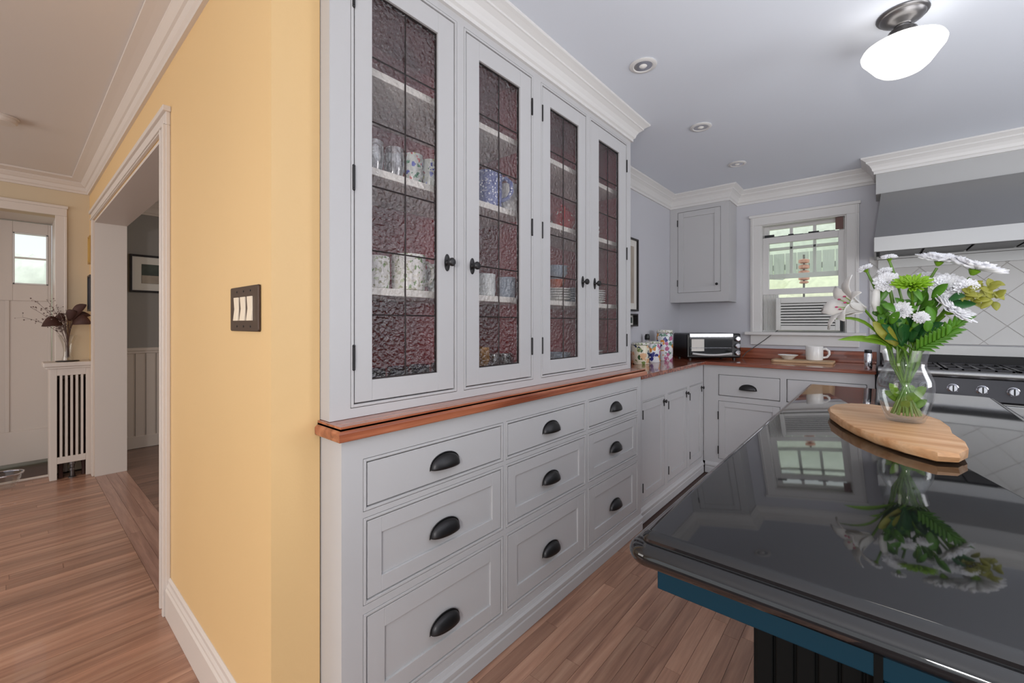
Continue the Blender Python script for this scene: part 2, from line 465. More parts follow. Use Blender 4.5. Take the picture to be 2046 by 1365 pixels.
# crown mouldings
def crown(zb, proj, zt=CE):
    h = zt-zb
    return [(0, zb), (proj*.14, zb), (proj*.14, zb+h*.14), (proj*.24, zb+h*.2), (proj*.3, zb+h*.36), (proj*.42, zb+h*.52), (proj*.6, zb+h*.64),
            (proj*.66, zb+h*.66), (proj*.66, zb+h*.74), (proj*.84, zb+h*.84), (proj*.97, zb+h*.9), (proj, zb+h*.93), (proj, zt-0.0005), (0, zt-0.0005)]
K = crown(2.316, 0.088)
struct('trim_1', MB().sweep(K, [(XU, Y0+0.001), (XU, Y1), (XW, Y1)]), 'white_trim', label='stepped white crown moulding over the glass-fronted hutch')
WCX, WCY = -0.991, 4.07
struct('trim_2', MB().sweep(crown(2.30, 0.075), [(XW, Y1+0.09), (XW, WCY), (WCX, WCY), (WCX, YB), (-0.012, YB)]), 'white_trim', label='white crown moulding wrapping the corner wall cupboard')
struct('trim_3', MB().sweep(crown(2.31, 0.085), [(-0.012, YB), (-0.012, 4.10), (1.6, 4.10)]), 'white_trim', label='white crown moulding along the soffit over the range hood')
HK = [(0, 2.312), (0.014, 2.312), (0.014, 2.328), (0.022, 2.336), (0.028, 2.362), (0.036, 2.366), (0.052, 2.384), (0.056, 2.388), (0.056, 2.396), (0.085, 2.404), (0.112, 2.410), (0.112, 2.424), (0, 2.424)]
struct('trim_4', MB().sweep(HK, [(DX, -3.0), (DX, YY), (XY, YY)]), 'hall_trim', label='wide stepped crown moulding of the hall')
struct('trim_5', MB().sweep(crown(2.30, 0.08), [(-5.524, 3.4), (-5.524, 0.622)], side=-1), 'hall_trim', label='crown moulding in the grey side room')
# cased opening
ca = [(0, 0), (0.016, 0), (0.016, 1)]
def casing_leg(xa, xb, z1):
    return MB().box(xa, xb, YY-0.016, YY, 0, z1).box(min(xa, xb)+0.004, min(xa, xb)+0.02, YY-0.022, YY, 0, z1).box(max(xa, xb)-0.024, max(xa, xb)-0.004, YY-0.026, YY, 0, z1)
t6 = casing_leg(-2.352, -2.252, OZ+0.008)
t6.box(-4.84, -2.252, YY-0.016, YY, OZ+0.008, 2.125).box(-4.85, -2.242, YY-0.028, YY, 2.105, 2.128).box(-4.84, -2.262, YY-0.022, YY, OZ+0.012, OZ+0.026)
t6.box(-4.84, -4.768, YY-0.016, YY, 0, OZ+0.008)
struct('trim_6', t6, 'hall_trim', bev=0.003, label='white door casing around the wide opening in the yellow wall')
t7 = MB().box(OX1-0.014, OX1, YY-0.002, 0.626, 0, OZ-0.014).box(OX0, OX0+0.014, YY-0.002, 0.626, 0, OZ-0.014).box(OX0, OX1, YY-0.002, 0.626, OZ-0.014, OZ)
struct('trim_7', t7, 'hall_trim', label='painted jamb boards lining the wide opening')
struct('baseboard_hall', MB().sweep([(0, 0.001), (0.018, 0.001), (0.018, 0.112), (0.013, 0.118), (0.013, 0.128), (0.008, 0.136), (0.008, 0.150), (0.002, 0.158), (0, 0.158)], [(-2.252, YY), (XY, YY), (XY, Y0-0.018)]), 'hall_trim', label='white stepped baseboard at the foot of the yellow wall')
# dining side wainscot: beadboard planks one by one
bb = None
y = 0.626
while y < 1.7:
    o = build(MB().box(-5.524, -5.512, y+0.0025, y+0.0775, 0.11, 0.955).box(-5.524, -5.5085, y+0.0735, y+0.0775, 0.11, 0.955), 'plank', 'hall_trim', wall_dining) if bb is None else bb.copy()
    if bb is None: bb = o; ystart = y
    else:
        COL.objects.link(o); o.parent = wall_dining; o.location = (0, y-ystart, 0)
    y += 0.08
struct('trim_8', MB().box(-5.524, -5.495, 0.624, 3.4, 0.955, 0.985).box(-5.524, -5.503, 0.624, 3.4, 0.93, 0.955), 'hall_trim', bev=0.003, label='cap rail of the white beadboard wainscot')
struct('baseboard_dining', MB().box(-5.524, -5.505, 0.624, 3.4, 0.001, 0.12), 'hall_trim', bev=0.003)
# door casing on the hall end wall
t9 = MB().box(DX, DX+0.016, 0.232, 0.300, 0.001, 2.105).box(DX, DX+0.016, -0.76, 0.300, 2.105, 2.18).box(DX, DX+0.026, -0.77, 0.306, 2.165, 2.188).box(DX, DX+0.022, 0.284, 0.300, 0.001, 2.104)
struct('trim_9', t9, 'hall_trim', bev=0.003, label='casing of the front door')
struct('trim_10', MB().box(-5.06, -5.035, -0.7, 0.20, 0.0, 0.014), 'hall_trim', bev=0.003, label='pale strip across the floor by the front door')

# front door (in the vestibule)
FDX = -5.60
GY0, GY1, GZ0, GZ1 = 0.008, 0.213, 1.56, 2.005
lf = MB().box(FDX-0.045, FDX-0.012, -0.68, GY0, 0.024, 2.10).box(FDX-0.045, FDX-0.012, GY1, 0.234, 0.024, 2.10).box(FDX-0.045, FDX-0.012, GY0, GY1, 0.024, GZ0).box(FDX-0.045, FDX-0.012, GY0, GY1, GZ1, 2.10)
dr = build(lf, 'door_1', 'hall_trim'); dr['kind'] = 'structure'
dr['label'] = 'pale panelled front door with a small two-pane window'
fm = MB().box(FDX-0.012, FDX, -0.68, GY0, 1.42, 2.098).box(FDX-0.012, FDX, GY1, 0.232, 0.026, 2.098).box(FDX-0.012, FDX, GY0, GY1, 1.42, GZ0).box(FDX-0.012, FDX, GY0, GY1, GZ1, 2.098)
fm.box(FDX-0.012, FDX, -0.035, -0.010, 0.30, 1.42).box(FDX-0.012, FDX, -0.68, GY1, 0.026, 0.30)
build(fm, 'door_frame', 'hall_trim', dr, 0.003)
wn = MB().box(FDX-0.03, FDX+0.006, GY0, GY0+0.012, GZ0, GZ1).box(FDX-0.03, FDX+0.006, GY1-0.012, GY1, GZ0, GZ1).box(FDX-0.03, FDX+0.006, GY0, GY1, GZ0, GZ0+0.012).box(FDX-0.03, FDX+0.006, GY0, GY1, GZ1-0.012, GZ1).box(FDX-0.03, FDX+0.004, GY0, GY1, 1.782, 1.796)
build(wn, 'window_frame', 'white_trim', dr, 0.002)
for a, b_ in ((GZ0+0.012, 1.782), (1.796, GZ1-0.012)):
    build(MB().box(FDX-0.024, FDX-0.020, GY0+0.012, GY1-0.012, a, b_), 'pane', 'window_glass', dr)

# kitchen window
w1 = MB()
w1.box(-0.874, WX0+0.002, YB-0.018, YB, 1.149, 2.095).box(WX1-0.002, -0.112, YB-0.018, YB, 1.149, 2.095).box(-0.874, -0.112, YB-0.018, YB, 2.095, 2.172).box(-0.884, -0.102, YB-0.028, YB, 2.165, 2.188)
w1.box(-0.862, -0.850, YB-0.024, YB, 1.149, 2.165).box(-0.136, -0.124, YB-0.024, YB, 1.149, 2.165)
win = struct('window_1', w1, 'white_trim', bev=0.003, label='kitchen window with a raised lower sash over an air conditioner')
build(MB().box(-0.915, -0.07, YB-0.055, YB+0.06, 1.122, 1.149), 'window_sill', 'white_trim', win, 0.005)
build(MB().box(-0.874, -0.112, YB-0.016, YB, 1.035, 1.122), 'apron', 'white_trim', win, 0.003)
build(MB().box(WX0, WX0+0.012, YB, YB+0.14, WZ0, WZ1-0.012).box(WX1-0.012, WX1, YB, YB+0.14, WZ0, WZ1-0.012).box(WX0, WX1, YB, YB+0.14, WZ1-0.012, WZ1), 'jamb', 'white_trim', win)
SX0, SX1 = -0.783, -0.202
ls = MB().box(SX0, SX0+0.045, YB+0.035, YB+0.07, 1.478, 1.985).box(SX1-0.045, SX1, YB+0.035, YB+0.07, 1.478, 1.985).box(SX0+0.045, SX1-0.045, YB+0.035, YB+0.07, 1.478, 1.528).box(SX0+0.045, SX1-0.045, YB+0.035, YB+0.07, 1.93, 1.985)
lsh = build(ls, 'lower_sash', 'white_trim', win, 0.002)
build(MB().box(SX0+0.045, SX1-0.045, YB+0.05, YB+0.054, 1.528, 1.93), 'pane', 'window_glass', lsh)
us = MB().box(SX0, SX0+0.04, YB+0.08, YB+0.115, 1.62, 2.088).box(SX1-0.04, SX1, YB+0.08, YB+0.115, 1.62, 2.088).box(SX0+0.04, SX1-0.04, YB+0.08, YB+0.115, 1.62, 1.66).box(SX0+0.04, SX1-0.04, YB+0.08, YB+0.115, 2.06, 2.088)
cx = [SX0+0.04+(SX1-SX0-0.08)*k/3 for k in range(4)]
for c in cx[1:3]: us.box(c-0.011, c+0.011, YB+0.082, YB+0.112, 1.66, 2.06)
us.box(SX0+0.04, SX1-0.04, YB+0.082, YB+0.112, 1.872, 1.896)
ush = build(us, 'upper_sash', 'white_trim', win, 0.002)
for i in range(3):
    for a, b_ in ((1.66, 1.872), (1.896, 2.06)):
        build(MB().box(cx[i]+(0.011 if i else 0), cx[i+1]-(0.011 if i < 2 else 0), YB+0.096, YB+0.099, a, b_), 'pane', 'window_glass', ush)
build(MB().box(SX1-0.062, SX1-0.012, YB+0.02, YB+0.034, 1.99, 2.086), 'wooden_stop', 'brown_block', win, 0.002)
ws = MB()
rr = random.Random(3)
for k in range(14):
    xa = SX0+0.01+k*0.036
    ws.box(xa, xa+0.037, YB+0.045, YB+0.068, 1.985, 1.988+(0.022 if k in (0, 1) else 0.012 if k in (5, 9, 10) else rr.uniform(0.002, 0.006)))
build(ws, 'uneven_strip', 'ac_dark', win, 0.001)  # uneven dark strip along the top rail of the lower sash

# diagonal wall tiles behind the range
build(MB().box(-0.05, 1.6, YB-0.006, YB, 1.075, 1.74), 'tile_bed', 'grout', wall_back)
def clip(poly, x0, x1, z0, z1):
    for ax, lim, sg in ((0, x0, 1), (0, x1, -1), (1, z0, 1), (1, z1, -1)):
        out = []
        for i, p in enumerate(poly):
            q = poly[(i+1) % len(poly)]
            dp = (p[ax]-lim)*sg; dq = (q[ax]-lim)*sg
            if dp >= 0: out.append(p)
            if dp*dq < 0:
                t = dp/(dp-dq); out.append((p[0]+(q[0]-p[0])*t, p[1]+(q[1]-p[1])*t))
        poly = out
        if len(poly) < 3: return []
    return poly
hd = 0.150/math.sqrt(2); g = 0.0018
for i in range(-2, 16):
    for j in range(-1, 8):
        for s_ in (0, 1):
            cx_ = 0.02+i*2*hd+s_*hd; cz = 1.10+j*2*hd+s_*hd; r = hd-g*1.414
            p = clip([(cx_-r, cz), (cx_, cz-r), (cx_+r, cz), (cx_, cz+r)], -0.05, 1.3, 1.077, 1.738)
            if len(p) >= 3:
                build(MB().slab([(a, YB-0.006, b_) for a, b_ in p], (0, -0.0045, 0)), 'tile', 'white_tile', wall_back)

# soffit over the hood
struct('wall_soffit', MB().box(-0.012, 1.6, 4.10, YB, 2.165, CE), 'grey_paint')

# ------------------------------------------------------------------ cabinet pieces
def shaker_x(y0, y1, z0, z1, xf, b=0.042, dep=0.007, th=0.02):
    """panelled front lying in a plane of constant x, facing +x"""
    m = MB()
    m.box(xf-th, xf, y0, y0+b, z0, z1).box(xf-th, xf, y1-b, y1, z0, z1).box(xf-th, xf, y0+b, y1-b, z0, z0+b).box(xf-th, xf, y0+b, y1-b, z1-b, z1)
    m.box(xf-th, xf-dep, y0+b, y1-b, z0+b, z1-b)
    return m
def shaker_y(x0, x1, z0, z1, yf, b=0.045, dep=0.007, th=0.02):
    m = MB()
    m.box(x0, x0+b, yf, yf+th, z0, z1).box(x1-b, x1, yf, yf+th, z0, z1).box(x0+b, x1-b, yf, yf+th, z0, z0+b).box(x0+b, x1-b, yf, yf+th, z1-b, z1)
    m.box(x0+b, x1-b, yf+dep, yf+th, z0+b, z1-b)
    return m
def bead_x(y0, y1, z0, z1, xf, wd=0.008, pr=0.0012):
    m = MB()
    for a, b_, c, d in ((y0-wd, y0, z0-wd, z1+wd), (y1, y1+wd, z0-wd, z1+wd), (y0, y1, z0-wd, z0), (y0, y1, z1, z1+wd)):
        m.box(xf-0.02, xf+pr, a, b_, c, d)
    return m
def cup_pull(wd=0.118, h=0.043, p=0.028):
    """half-dome bin pull, back at x = 0, opening down, centred on y = 0"""
    m = MB(); n, k = 20, 7
    vs_ = []
    for i in range(n+1):
        a = math.pi*i/n
        for j in range(k+1):
            b_ = math.pi/2*j/k
            sa = math.sin(a)**0.8 if 0 < i < n else 0
            vs_.append((p*sa*math.sin(b_), -wd/2*math.cos(a), h*sa*math.cos(b_)))
    fs = [(i*(k+1)+j, (i+1)*(k+1)+j, (i+1)*(k+1)+j+1, i*(k+1)+j+1) for i in range(n) for j in range(k)]
    m.add(vs_, fs, True)
    # flange against the face
    ring = []
    for i in range(n+1):
        a = math.pi*i/n
        ring += [(0.0015, -wd/2*math.cos(a), h*math.sin(a)**0.8 if 0 < i < n else 0), (0.0015, -(wd/2+0.004)*math.cos(a), -0.002+(h+0.006)*(math.sin(a)**0.8 if 0 < i < n else 0))]
    m.add(ring, [(2*i, 2*i+2, 2*i+3, 2*i+1) for i in range(n)])
    return m
pull_me = build(cup_pull(), 'cup_pull', 'dark_bronze', solid=0.002).data
bpy.data.objects.remove(bpy.data.objects['cup_pull'])
def add_pull(parent, x, y, z, rotz=0, sc=1.0):
    o = bpy.data.objects.new('cup_pull', pull_me); COL.objects.link(o)
    o.parent = parent
    org = ORG.get(parent.name, Vector((0, 0, 0)))
    o.location = Vector((x, y, z))-org; o.rotation_euler = (0, 0, rotz); o.scale = (sc, sc, sc)
    s_ = o.modifiers.new('solid', 'SOLIDIFY'); s_.thickness = 0.002
    return o

# ------------------------------------------------------------------ hutch base with nine drawers
hb = thing('drawer_cabinet', 'lavender-grey painted base with nine drawers under the glass-fronted hutch', 'cabinet', (-1.29, 1.49, 0))
cols = [(0.636, 1.194), (1.228, 1.792), (1.832, 2.379)]
rows = [(0.713, 0.840), (0.455, 0.677), (0.135, 0.413)]
ff = MB()
EX = 0.0098   # bead plus quirk around each opening
xcol = [(c[0]-EX, c[1]+EX) for c in cols]
ys = [Y0+0.004] + [v for c in xcol for v in c] + [2.432]
zs = [0.092] + [v for r in rows[::-1] for v in (r[0]-EX, r[1]+EX)] + [0.913]
for i in range(0, 8, 2): ff.box(XF-0.022, XF, ys[i], ys[i+1], zs[0], zs[-1])
for i in range(0, 8, 2):
    for c in xcol: ff.box(XF-0.022, XF, c[0], c[1], zs[i], zs[i+1])
build(ff, 'face_frame', 'cabinet_paint', hb)
build(MB().box(-1.18, XF-0.022, Y0+0.004, Y0+0.024, 0.0, 0.913).box(-1.50, -1.18, Y0+0.004, Y0+0.024, 0.0, 0.913).box(-1.50, XF-0.022, 2.412, 2.432, 0, 0.913).box(-1.50, -1.48, Y0+0.024, 2.412, 0, 0.913).box(-1.50, XF-0.05, Y0+0.02, 2.42, 0.08, 0.10), 'carcass', 'cabinet_paint', hb)
build(MB().sweep([(0, 0.002), (0.012, 0.002), (0.012, 0.045), (0.009, 0.050), (0.009, 0.058), (0.014, 0.062), (0.014, 0.074), (0.008, 0.082), (0.003, 0.094), (0, 0.094)], [(XF, Y0+0.004), (XF, 2.432)]), 'base_moulding', 'cabinet_paint', hb)
for ci, c in enumerate(cols):
    for ri, r in enumerate(rows):
        g = 0.0042
        y0, y1, z0, z1 = c[0]+g, c[1]-g, r[0]+g, r[1]-g
        m = MB().box(XF-0.022, XF-0.001, y0, y1, z0, z1) if ri == 0 else shaker_x(y0, y1, z0, z1, XF-0.001, 0.045 if ri == 1 else 0.055)
        d = build(m, 'drawer', 'cabinet_paint', hb, 0.0012)
        zp = (0.757, 0.541, 0.236)[ri]
        add_pull(d, XF-0.001, (c[0]+c[1])/2+0.004, zp)
        build(bead_x(c[0], c[1], r[0], r[1], XF), 'bead', 'cabinet_paint', hb, 0.0012)

# ------------------------------------------------------------------ mahogany worktop of the hutch
sl = MB().prism([(-1.055, 0.553), (-1.055, 2.457), (-1.50, 2.457), (-1.50, 0.562), (XY+0.002, 0.562), (XY+0.002, 0.553)], 0.913, 0.952)
sl.sweep([(0, 0.913), (0.006, 0.913), (0.008, 0.917), (0.008, 0.934), (0.005, 0.938), (0.0, 0.941), (0.0, 0.946), (-0.002, 0.9515), (-0.02, 0.9525), (-0.02, 0.913)], [(XY+0.002, 0.553), (-1.055, 0.553), (-1.055, 2.457), (-1.50, 2.457)])
tag(build(sl, 'wooden_worktop', 'mahogany_y'), 'narrow red-brown wooden ledge with moulded edge between hutch and drawers', 'worktop')

# ------------------------------------------------------------------ glass-fronted upper hutch
hu = thing('china_cabinet', 'tall lavender-grey china cupboard with four leaded glass doors', 'cabinet', (-1.32, 1.49, 0.953))
doors = [(0.633, 1.016, 0.692, 0.941, 'L'), (1.068, 1.456, 1.138, 1.380, 'R'), (1.532, 1.908, 1.595, 1.840, 'L'), (1.955, 2.370, 2.041, 2.280, 'R')]
DZ0, DZ1, GZ0, GZ1 = 0.990, 2.280, 1.055, 2.207
ff = MB()
ys = [Y0+0.002] + [v for d in doors for v in (d[0]-EX, d[1]+EX)] + [Y1]
for i in range(0, 10, 2): ff.box(XU-0.022, XU, ys[i], ys[i+1], 0.953, CE-0.002)
for d in doors: ff.box(XU-0.022, XU, d[0]-EX, d[1]+EX, 0.953, DZ0-EX).box(XU-0.022, XU, d[0]-EX, d[1]+EX, DZ1+EX, CE-0.002)
build(ff, 'face_frame', 'cabinet_paint', hu)
build(MB().box(-1.182, XU-0.022, Y0+0.002, Y0+0.02, 0.953, CE-0.002).box(-1.50, -1.182, Y0+0.002, Y0+0.02, 0.953, CE-0.002), 'side_panel', 'cabinet_paint', hu)
build(MB().box(-1.50, XU-0.022, Y1-0.02, Y1, 0.953, CE-0.002), 'side_panel', 'cabinet_paint', hu)
build(MB().box(-1.50, -1.49, Y0+0.02, Y1-0.02, 0.953, CE-0.002), 'back_panel', 'burgundy', hu)
build(MB().box(-1.49, XU-0.023, 1.478, 1.508, 0.973, 2.30), 'divider', 'burgundy', hu)
build(MB().box(-1.49, XU-0.023, Y0+0.02, Y1-0.02, 0.953, 0.973), 'bottom_panel', 'shelf_white', hu)
build(MB().box(-1.49, XU-0.023, Y0+0.02, Y1-0.02, 2.30, 2.318), 'top_panel', 'burgundy', hu)
for a, b_ in ((Y0+0.0201, Y0+0.026), (Y1-0.026, Y1-0.0201)):
    build(MB().box(-1.49, XU-0.023, a, b_, 0.973, 2.30), 'lining', 'burgundy', hu)
SH = [2.013, 1.706, 1.334]
for zt in SH:
    for a, b_ in ((Y0+0.027, 1.477), (1.509, Y1-0.027)):
        build(MB().box(-1.489, XU-0.055, a, b_, zt-0.024, zt), 'shelf', 'shelf_white', hu, 0.002)
for di, (y0, y1, g0, g1, hs) in enumerate(doors):
    g = 0.0042
    a, b_, c, d = y0+g, y1-g, DZ0+g, DZ1-g
    xf = XU-0.001
    m = MB().box(xf-0.021, xf, a, g0, c, d).box(xf-0.021, xf, g1, b_, c, d).box(xf-0.021, xf, g0, g1, c, GZ0).box(xf-0.021, xf, g0, g1, GZ1, d)
    dd = build(m, 'door', 'cabinet_paint', hu, 0.0012)
    gm = (g0+g1)/2
    nz = 6
    hz = (GZ1-GZ0)/nz
    cm = MB().tube([(xf-0.012, gm, GZ0), (xf-0.012, gm, GZ1)], 0.003, 6)
    for k in range(1, nz): cm.tube([(xf-0.012, g0, GZ0+k*hz), (xf-0.012, g1, GZ0+k*hz)], 0.0026, 6)
    cm.box(xf-0.016, xf-0.008, g0, g0+0.004, GZ0, GZ1).box(xf-0.016, xf-0.008, g1-0.004, g1, GZ0, GZ1).box(xf-0.016, xf-0.008, g0, g1, GZ0, GZ0+0.004).box(xf-0.016, xf-0.008, g0, g1, GZ1-0.004, GZ1)
    build(cm, 'lead_came', 'lead', dd)
    for k in range(nz):
        for p, q in ((g0, gm), (gm, g1)):
            build(MB().box(xf-0.0135, xf-0.0105, p+0.001, q-0.001, GZ0+k*hz+0.001, GZ0+(k+1)*hz-0.001), 'pane', 'seedy_glass', dd)
    yk = (g1+b_)/2+0.004 if hs == 'L' else (g0+a)/2-0.004
    kz = 1.432
    build(MB().lathe([(0.0001, 0.0), (1, 0.0), (1, 0.0015), (0.8, 0.003), (0.0001, 0.0032)], (0, 0, 0), 20, 'x').xf(Matrix.Translation((xf, yk, kz)) @ Matrix.Diagonal((1, 0.0125, 0.03, 1))), 'knob_plate', 'dark_bronze', dd)
    build(MB().lathe([(0.009, 0.002), (0.006, 0.006), (0.0045, 0.012), (0.005, 0.016), (0.012, 0.019), (0.0145, 0.024), (0.0145, 0.029), (0.011, 0.033), (0.0001, 0.0345)], (xf, yk, kz), 18, 'x'), 'knob', 'dark_bronze', dd)
    yh = y0-0.001 if hs == 'L' else y1+0.001
    for z in (1.124, 1.636, 2.155):
        h = MB().tube([(xf+0.003, yh, z-0.03), (xf+0.003, yh, z+0.03)], 0.0042, 8)
        h.ball((xf+0.003, yh, z+0.033), 0.0045, 8, 6).ball((xf+0.003, yh, z-0.033), 0.0045, 8, 6)
        build(h, 'hinge', 'dark_bronze', dd)
    build(bead_x(y0, y1, DZ0, DZ1, XU), 'bead', 'cabinet_paint', hu, 0.0012)

# ------------------------------------------------------------------ kitchen base run along the left wall
kb = thing('base_cabinet', 'grey painted base cupboard with three narrow panelled doors beyond the nine drawers', 'cabinet', (-1.30, 3.05, 0))
YA, YE = 2.440, 3.72
dcols = [(2.520, 2.880), (2.945, 3.325), (3.385, 3.690)]
ff = MB()
e6 = 0.0076
ys = [YA] + [v for c in dcols for v in (c[0]-e6, c[1]+e6)] + [YE]
for i in range(0, 8, 2): ff.box(XB-0.022, XB, ys[i], ys[i+1], 0.092, 0.884)
for c in dcols: ff.box(XB-0.022, XB, c[0]-e6, c[1]+e6, 0.092, 0.13-e6).box(XB-0.022, XB, c[0]-e6, c[1]+e6, 0.735+e6, 0.884)
build(ff, 'face_frame', 'cabinet_paint', kb)
build(MB().box(XW+0.003, XB-0.022, YA, YA+0.018, 0, 0.884).box(XW+0.003, XW+0.02, YA, YE, 0, 0.884).box(XW+0.003, XB-0.03, YA, YE, 0.08, 0.1), 'carcass', 'cabinet_paint', kb)
build(MB().sweep([(0, 0.002), (0.012, 0.002), (0.012, 0.045), (0.009, 0.050), (0.009, 0.058), (0.014, 0.062), (0.014, 0.074), (0.008, 0.082), (0.003, 0.094), (0, 0.094)], [(XB, YA), (XB, 3.70)]), 'base_moulding', 'cabinet_paint', kb)
for c in dcols:
    d = build(shaker_x(c[0]+0.003, c[1]-0.003, 0.133, 0.732, XB-0.001, 0.05), 'door', 'cabinet_paint', kb, 0.0012)
    yk = c[1]-0.022
    k = MB().lathe([(0.007, 0), (0.0045, 0.006), (0.004, 0.012), (0.011, 0.017), (0.012, 0.022), (0.008, 0.026), (0.0001, 0.027)], (XB-0.001, yk, 0.70), 14, 'x')
    k.box(XB-0.001, XB+0.004, yk+0.006, yk+0.016, 0.665, 0.712)
    build(k, 'latch', 'dark_bronze', d)
    for z in (0.21, 0.66):
        build(MB().tube([(XB+0.003, c[0], z-0.028), (XB+0.003, c[0], z+0.028)], 0.0042, 8), 'hinge', 'dark_bronze', d)
    build(bead_x(c[0], c[1], 0.13, 0.735, XB, 0.006), 'bead', 'cabinet_paint', kb, 0.001)

# back run
YF2 = 3.725
bk = thing('base_cabinet', 'grey painted base cupboard with drawers under the window', 'cabinet', (-0.53, 4.03, 0))
xcols = [(-0.985, -0.555), (-0.515, -0.055)]
ff = MB()
xs = [XB+0.002] + [v for c in xcols for v in c] + [-0.016]
for i in range(0, 6, 2): ff.box(xs[i], xs[i+1], YF2, YF2+0.022, 0.092, 0.884)
for c in xcols: ff.box(c[0], c[1], YF2, YF2+0.022, 0.092, 0.13).box(c[0], c[1], YF2, YF2+0.022, 0.600, 0.640).box(c[0], c[1], YF2, YF2+0.022, 0.812, 0.884)
build(ff, 'face_frame', 'cabinet_paint', bk)
build(MB().box(-0.034, -0.016, YF2+0.022, YB-0.003, 0, 0.884).box(XB+0.002, -0.016, YB-0.02, YB-0.003, 0, 0.884).box(XB+0.002, -0.016, YF2+0.03, YB-0.01, 0.08, 0.1), 'carcass', 'cabinet_paint', bk)
build(MB().sweep([(0, 0.002), (0.012, 0.002), (0.012, 0.045), (0.009, 0.058), (0.014, 0.062), (0.014, 0.074), (0.003, 0.094), (0, 0.094)], [(XB+0.016, YF2), (-0.016, YF2)]), 'base_moulding', 'cabinet_paint', bk)
for c in xcols:
    d = build(MB().box(c[0]+0.003, c[1]-0.003, YF2+0.001, YF2+0.02, 0.643, 0.809), 'drawer', 'cabinet_paint', bk, 0.006)
    add_pull(d, (c[0]+c[1])/2, YF2+0.001, 0.70, -math.pi/2)
    d = build(shaker_y(c[0]+0.003, c[1]-0.003, 0.133, 0.597, YF2+0.001), 'door', 'cabinet_paint', bk, 0.0012)
    for z in (0.2, 0.48):
        build(MB().tube([(c[0], YF2-0.003, z-0.032), (c[0], YF2-0.003, z+0.032)], 0.0042, 8), 'hinge', 'dark_bronze', d)

# L-shaped kitchen worktop
ct = MB().prism([(XB+0.026, 2.462), (XB+0.026, 3.695), (-0.008, 3.695), (-0.008, YB-0.002), (XW+0.002, YB-0.002), (XW+0.002, 2.462)], 0.885, 0.912)
tag(build(ct, 'wooden_worktop', 'mahogany_x', bev=0.006), 'glossy red-brown wooden worktop turning the corner under the window', 'worktop')
bs = MB().box(XW+0.002, XW+0.02, 2.462, YB-0.002, 0.9125, 1.005).box(XW+0.02, -0.008, YB-0.02, YB-0.002, 0.9125, 1.005)
tag(build(bs, 'backsplash_board', 'mahogany_x', bev=0.003), 'dark red wooden upstand along the back of the kitchen worktop', 'backsplash')

# ------------------------------------------------------------------ wall cupboard in the corner
wc = thing('wall_cabinet', 'grey wall cupboard with one panelled door hung in the kitchen corner', 'cabinet', (-1.247, 4.20, 1.42))
build(MB().box(XW+0.002, WCX, WCY+0.02, YB-0.002, 1.42, 2.318), 'body', 'cabinet_paint', wc, 0.001)
a, b_, c, d = -1.432, -1.056, 1.508, 2.262
build(MB().box(XW+0.002, a, WCY, WCY+0.02, 1.42, 2.318).box(b_, WCX, WCY, WCY+0.02, 1.42, 2.318).box(a, b_, WCY, WCY+0.02, 1.42, c).box(a, b_, WCY, WCY+0.02, d, 2.318), 'face_frame', 'cabinet_paint', wc)
dd = build(shaker_y(a+0.003, b_-0.003, c+0.003, d-0.003, WCY+0.001, 0.05, th=0.017), 'door', 'cabinet_paint', wc, 0.0012)
build(MB().ball((b_-0.03, WCY-0.016, 1.575), 0.012, 12, 8).tube([(b_-0.03, WCY-0.01, 1.575), (b_-0.03, WCY+0.001, 1.575)], 0.005), 'knob', 'dark_bronze', dd)
for z in (1.60, 2.16):
    build(MB().tube([(a, WCY-0.003, z-0.03), (a, WCY-0.003, z+0.03)], 0.0045, 8), 'hinge', 'dark_bronze', dd)

# ------------------------------------------------------------------ island
isl = thing('kitchen_island', 'kitchen island base with teal rail and near-black panels', 'island', (0.10, 1.65, 0))
build(MB().box(-0.138, 0.30, 0.705, 2.60, 0.0, 0.807), 'body', 'near_black_paint', isl)
for k in range(6):
    xa = -0.134+k*0.0245
    build(MB().box(xa, xa+0.0215, 0.697, 0.705, 0.02, 0.800), 'plank', 'near_black_paint', isl, 0.002)
build(MB().box(-0.262, 0.34, 0.655, 0.680, 0.807, 0.866).box(-0.262, -0.237, 0.68, 2.62, 0.807, 0.866).box(0.315, 0.34, 0.68, 2.62, 0.807, 0.866).box(-0.262, 0.34, 2.62, 2.645, 0.807, 0.866), 'rail', 'teal_paint', isl, 0.002)
build(MB().box(0.005, 0.34, 0.656, 0.704, 0.0, 0.806), 'end_panel', 'teal_paint', isl, 0.002)
build(MB().box(-0.004, 0.0045, 0.654, 0.704, 0.0, 0.864), 'dark_strip', 'near_black_paint', isl)
def rrect(x0, x1, y0, y1, cr):
    pts = []
    for cx_, cy_, a0, r in ((x1-cr[0], y1-cr[0], 0, cr[0]), (x0+cr[1], y1-cr[1], 90, cr[1]), (x0+cr[2], y0+cr[2], 180, cr[2]), (x1-cr[3], y0+cr[3], 270, cr[3])):
        n = 6
        for k in range(n+1):
            a = math.radians(a0+90*k/n); pts.append((cx_+r*math.cos(a), cy_+r*math.sin(a)))
    return pts
gp = MB()
prof = [(0.020, 0.866), (0.008, 0.867), (0.001, 0.871), (-0.003, 0.877), (-0.004, 0.883), (-0.002, 0.889), (0.003, 0.8945), (0.009, 0.8975), (0.0145, 0.899), (0.0146, 0.9045), (0.018, 0.9085), (0.023, 0.9112), (0.028, 0.912)]
rings = []
for ins, z in prof:
    ring = rrect(-0.285+ins, 0.385-ins, 0.592+ins, 2.69-ins, [max(0.004, 0.06-ins)]+[max(0.003, 0.03-ins)]*3)
    rings.append([(x_, y_, z) for x_, y_ in ring])
n = len(rings[0])
gp.add([p for r in rings for p in r], [(i*n+k, i*n+(k+1) % n, (i+1)*n+(k+1) % n, (i+1)*n+k) for i in range(len(rings)-1) for k in range(n)], True)
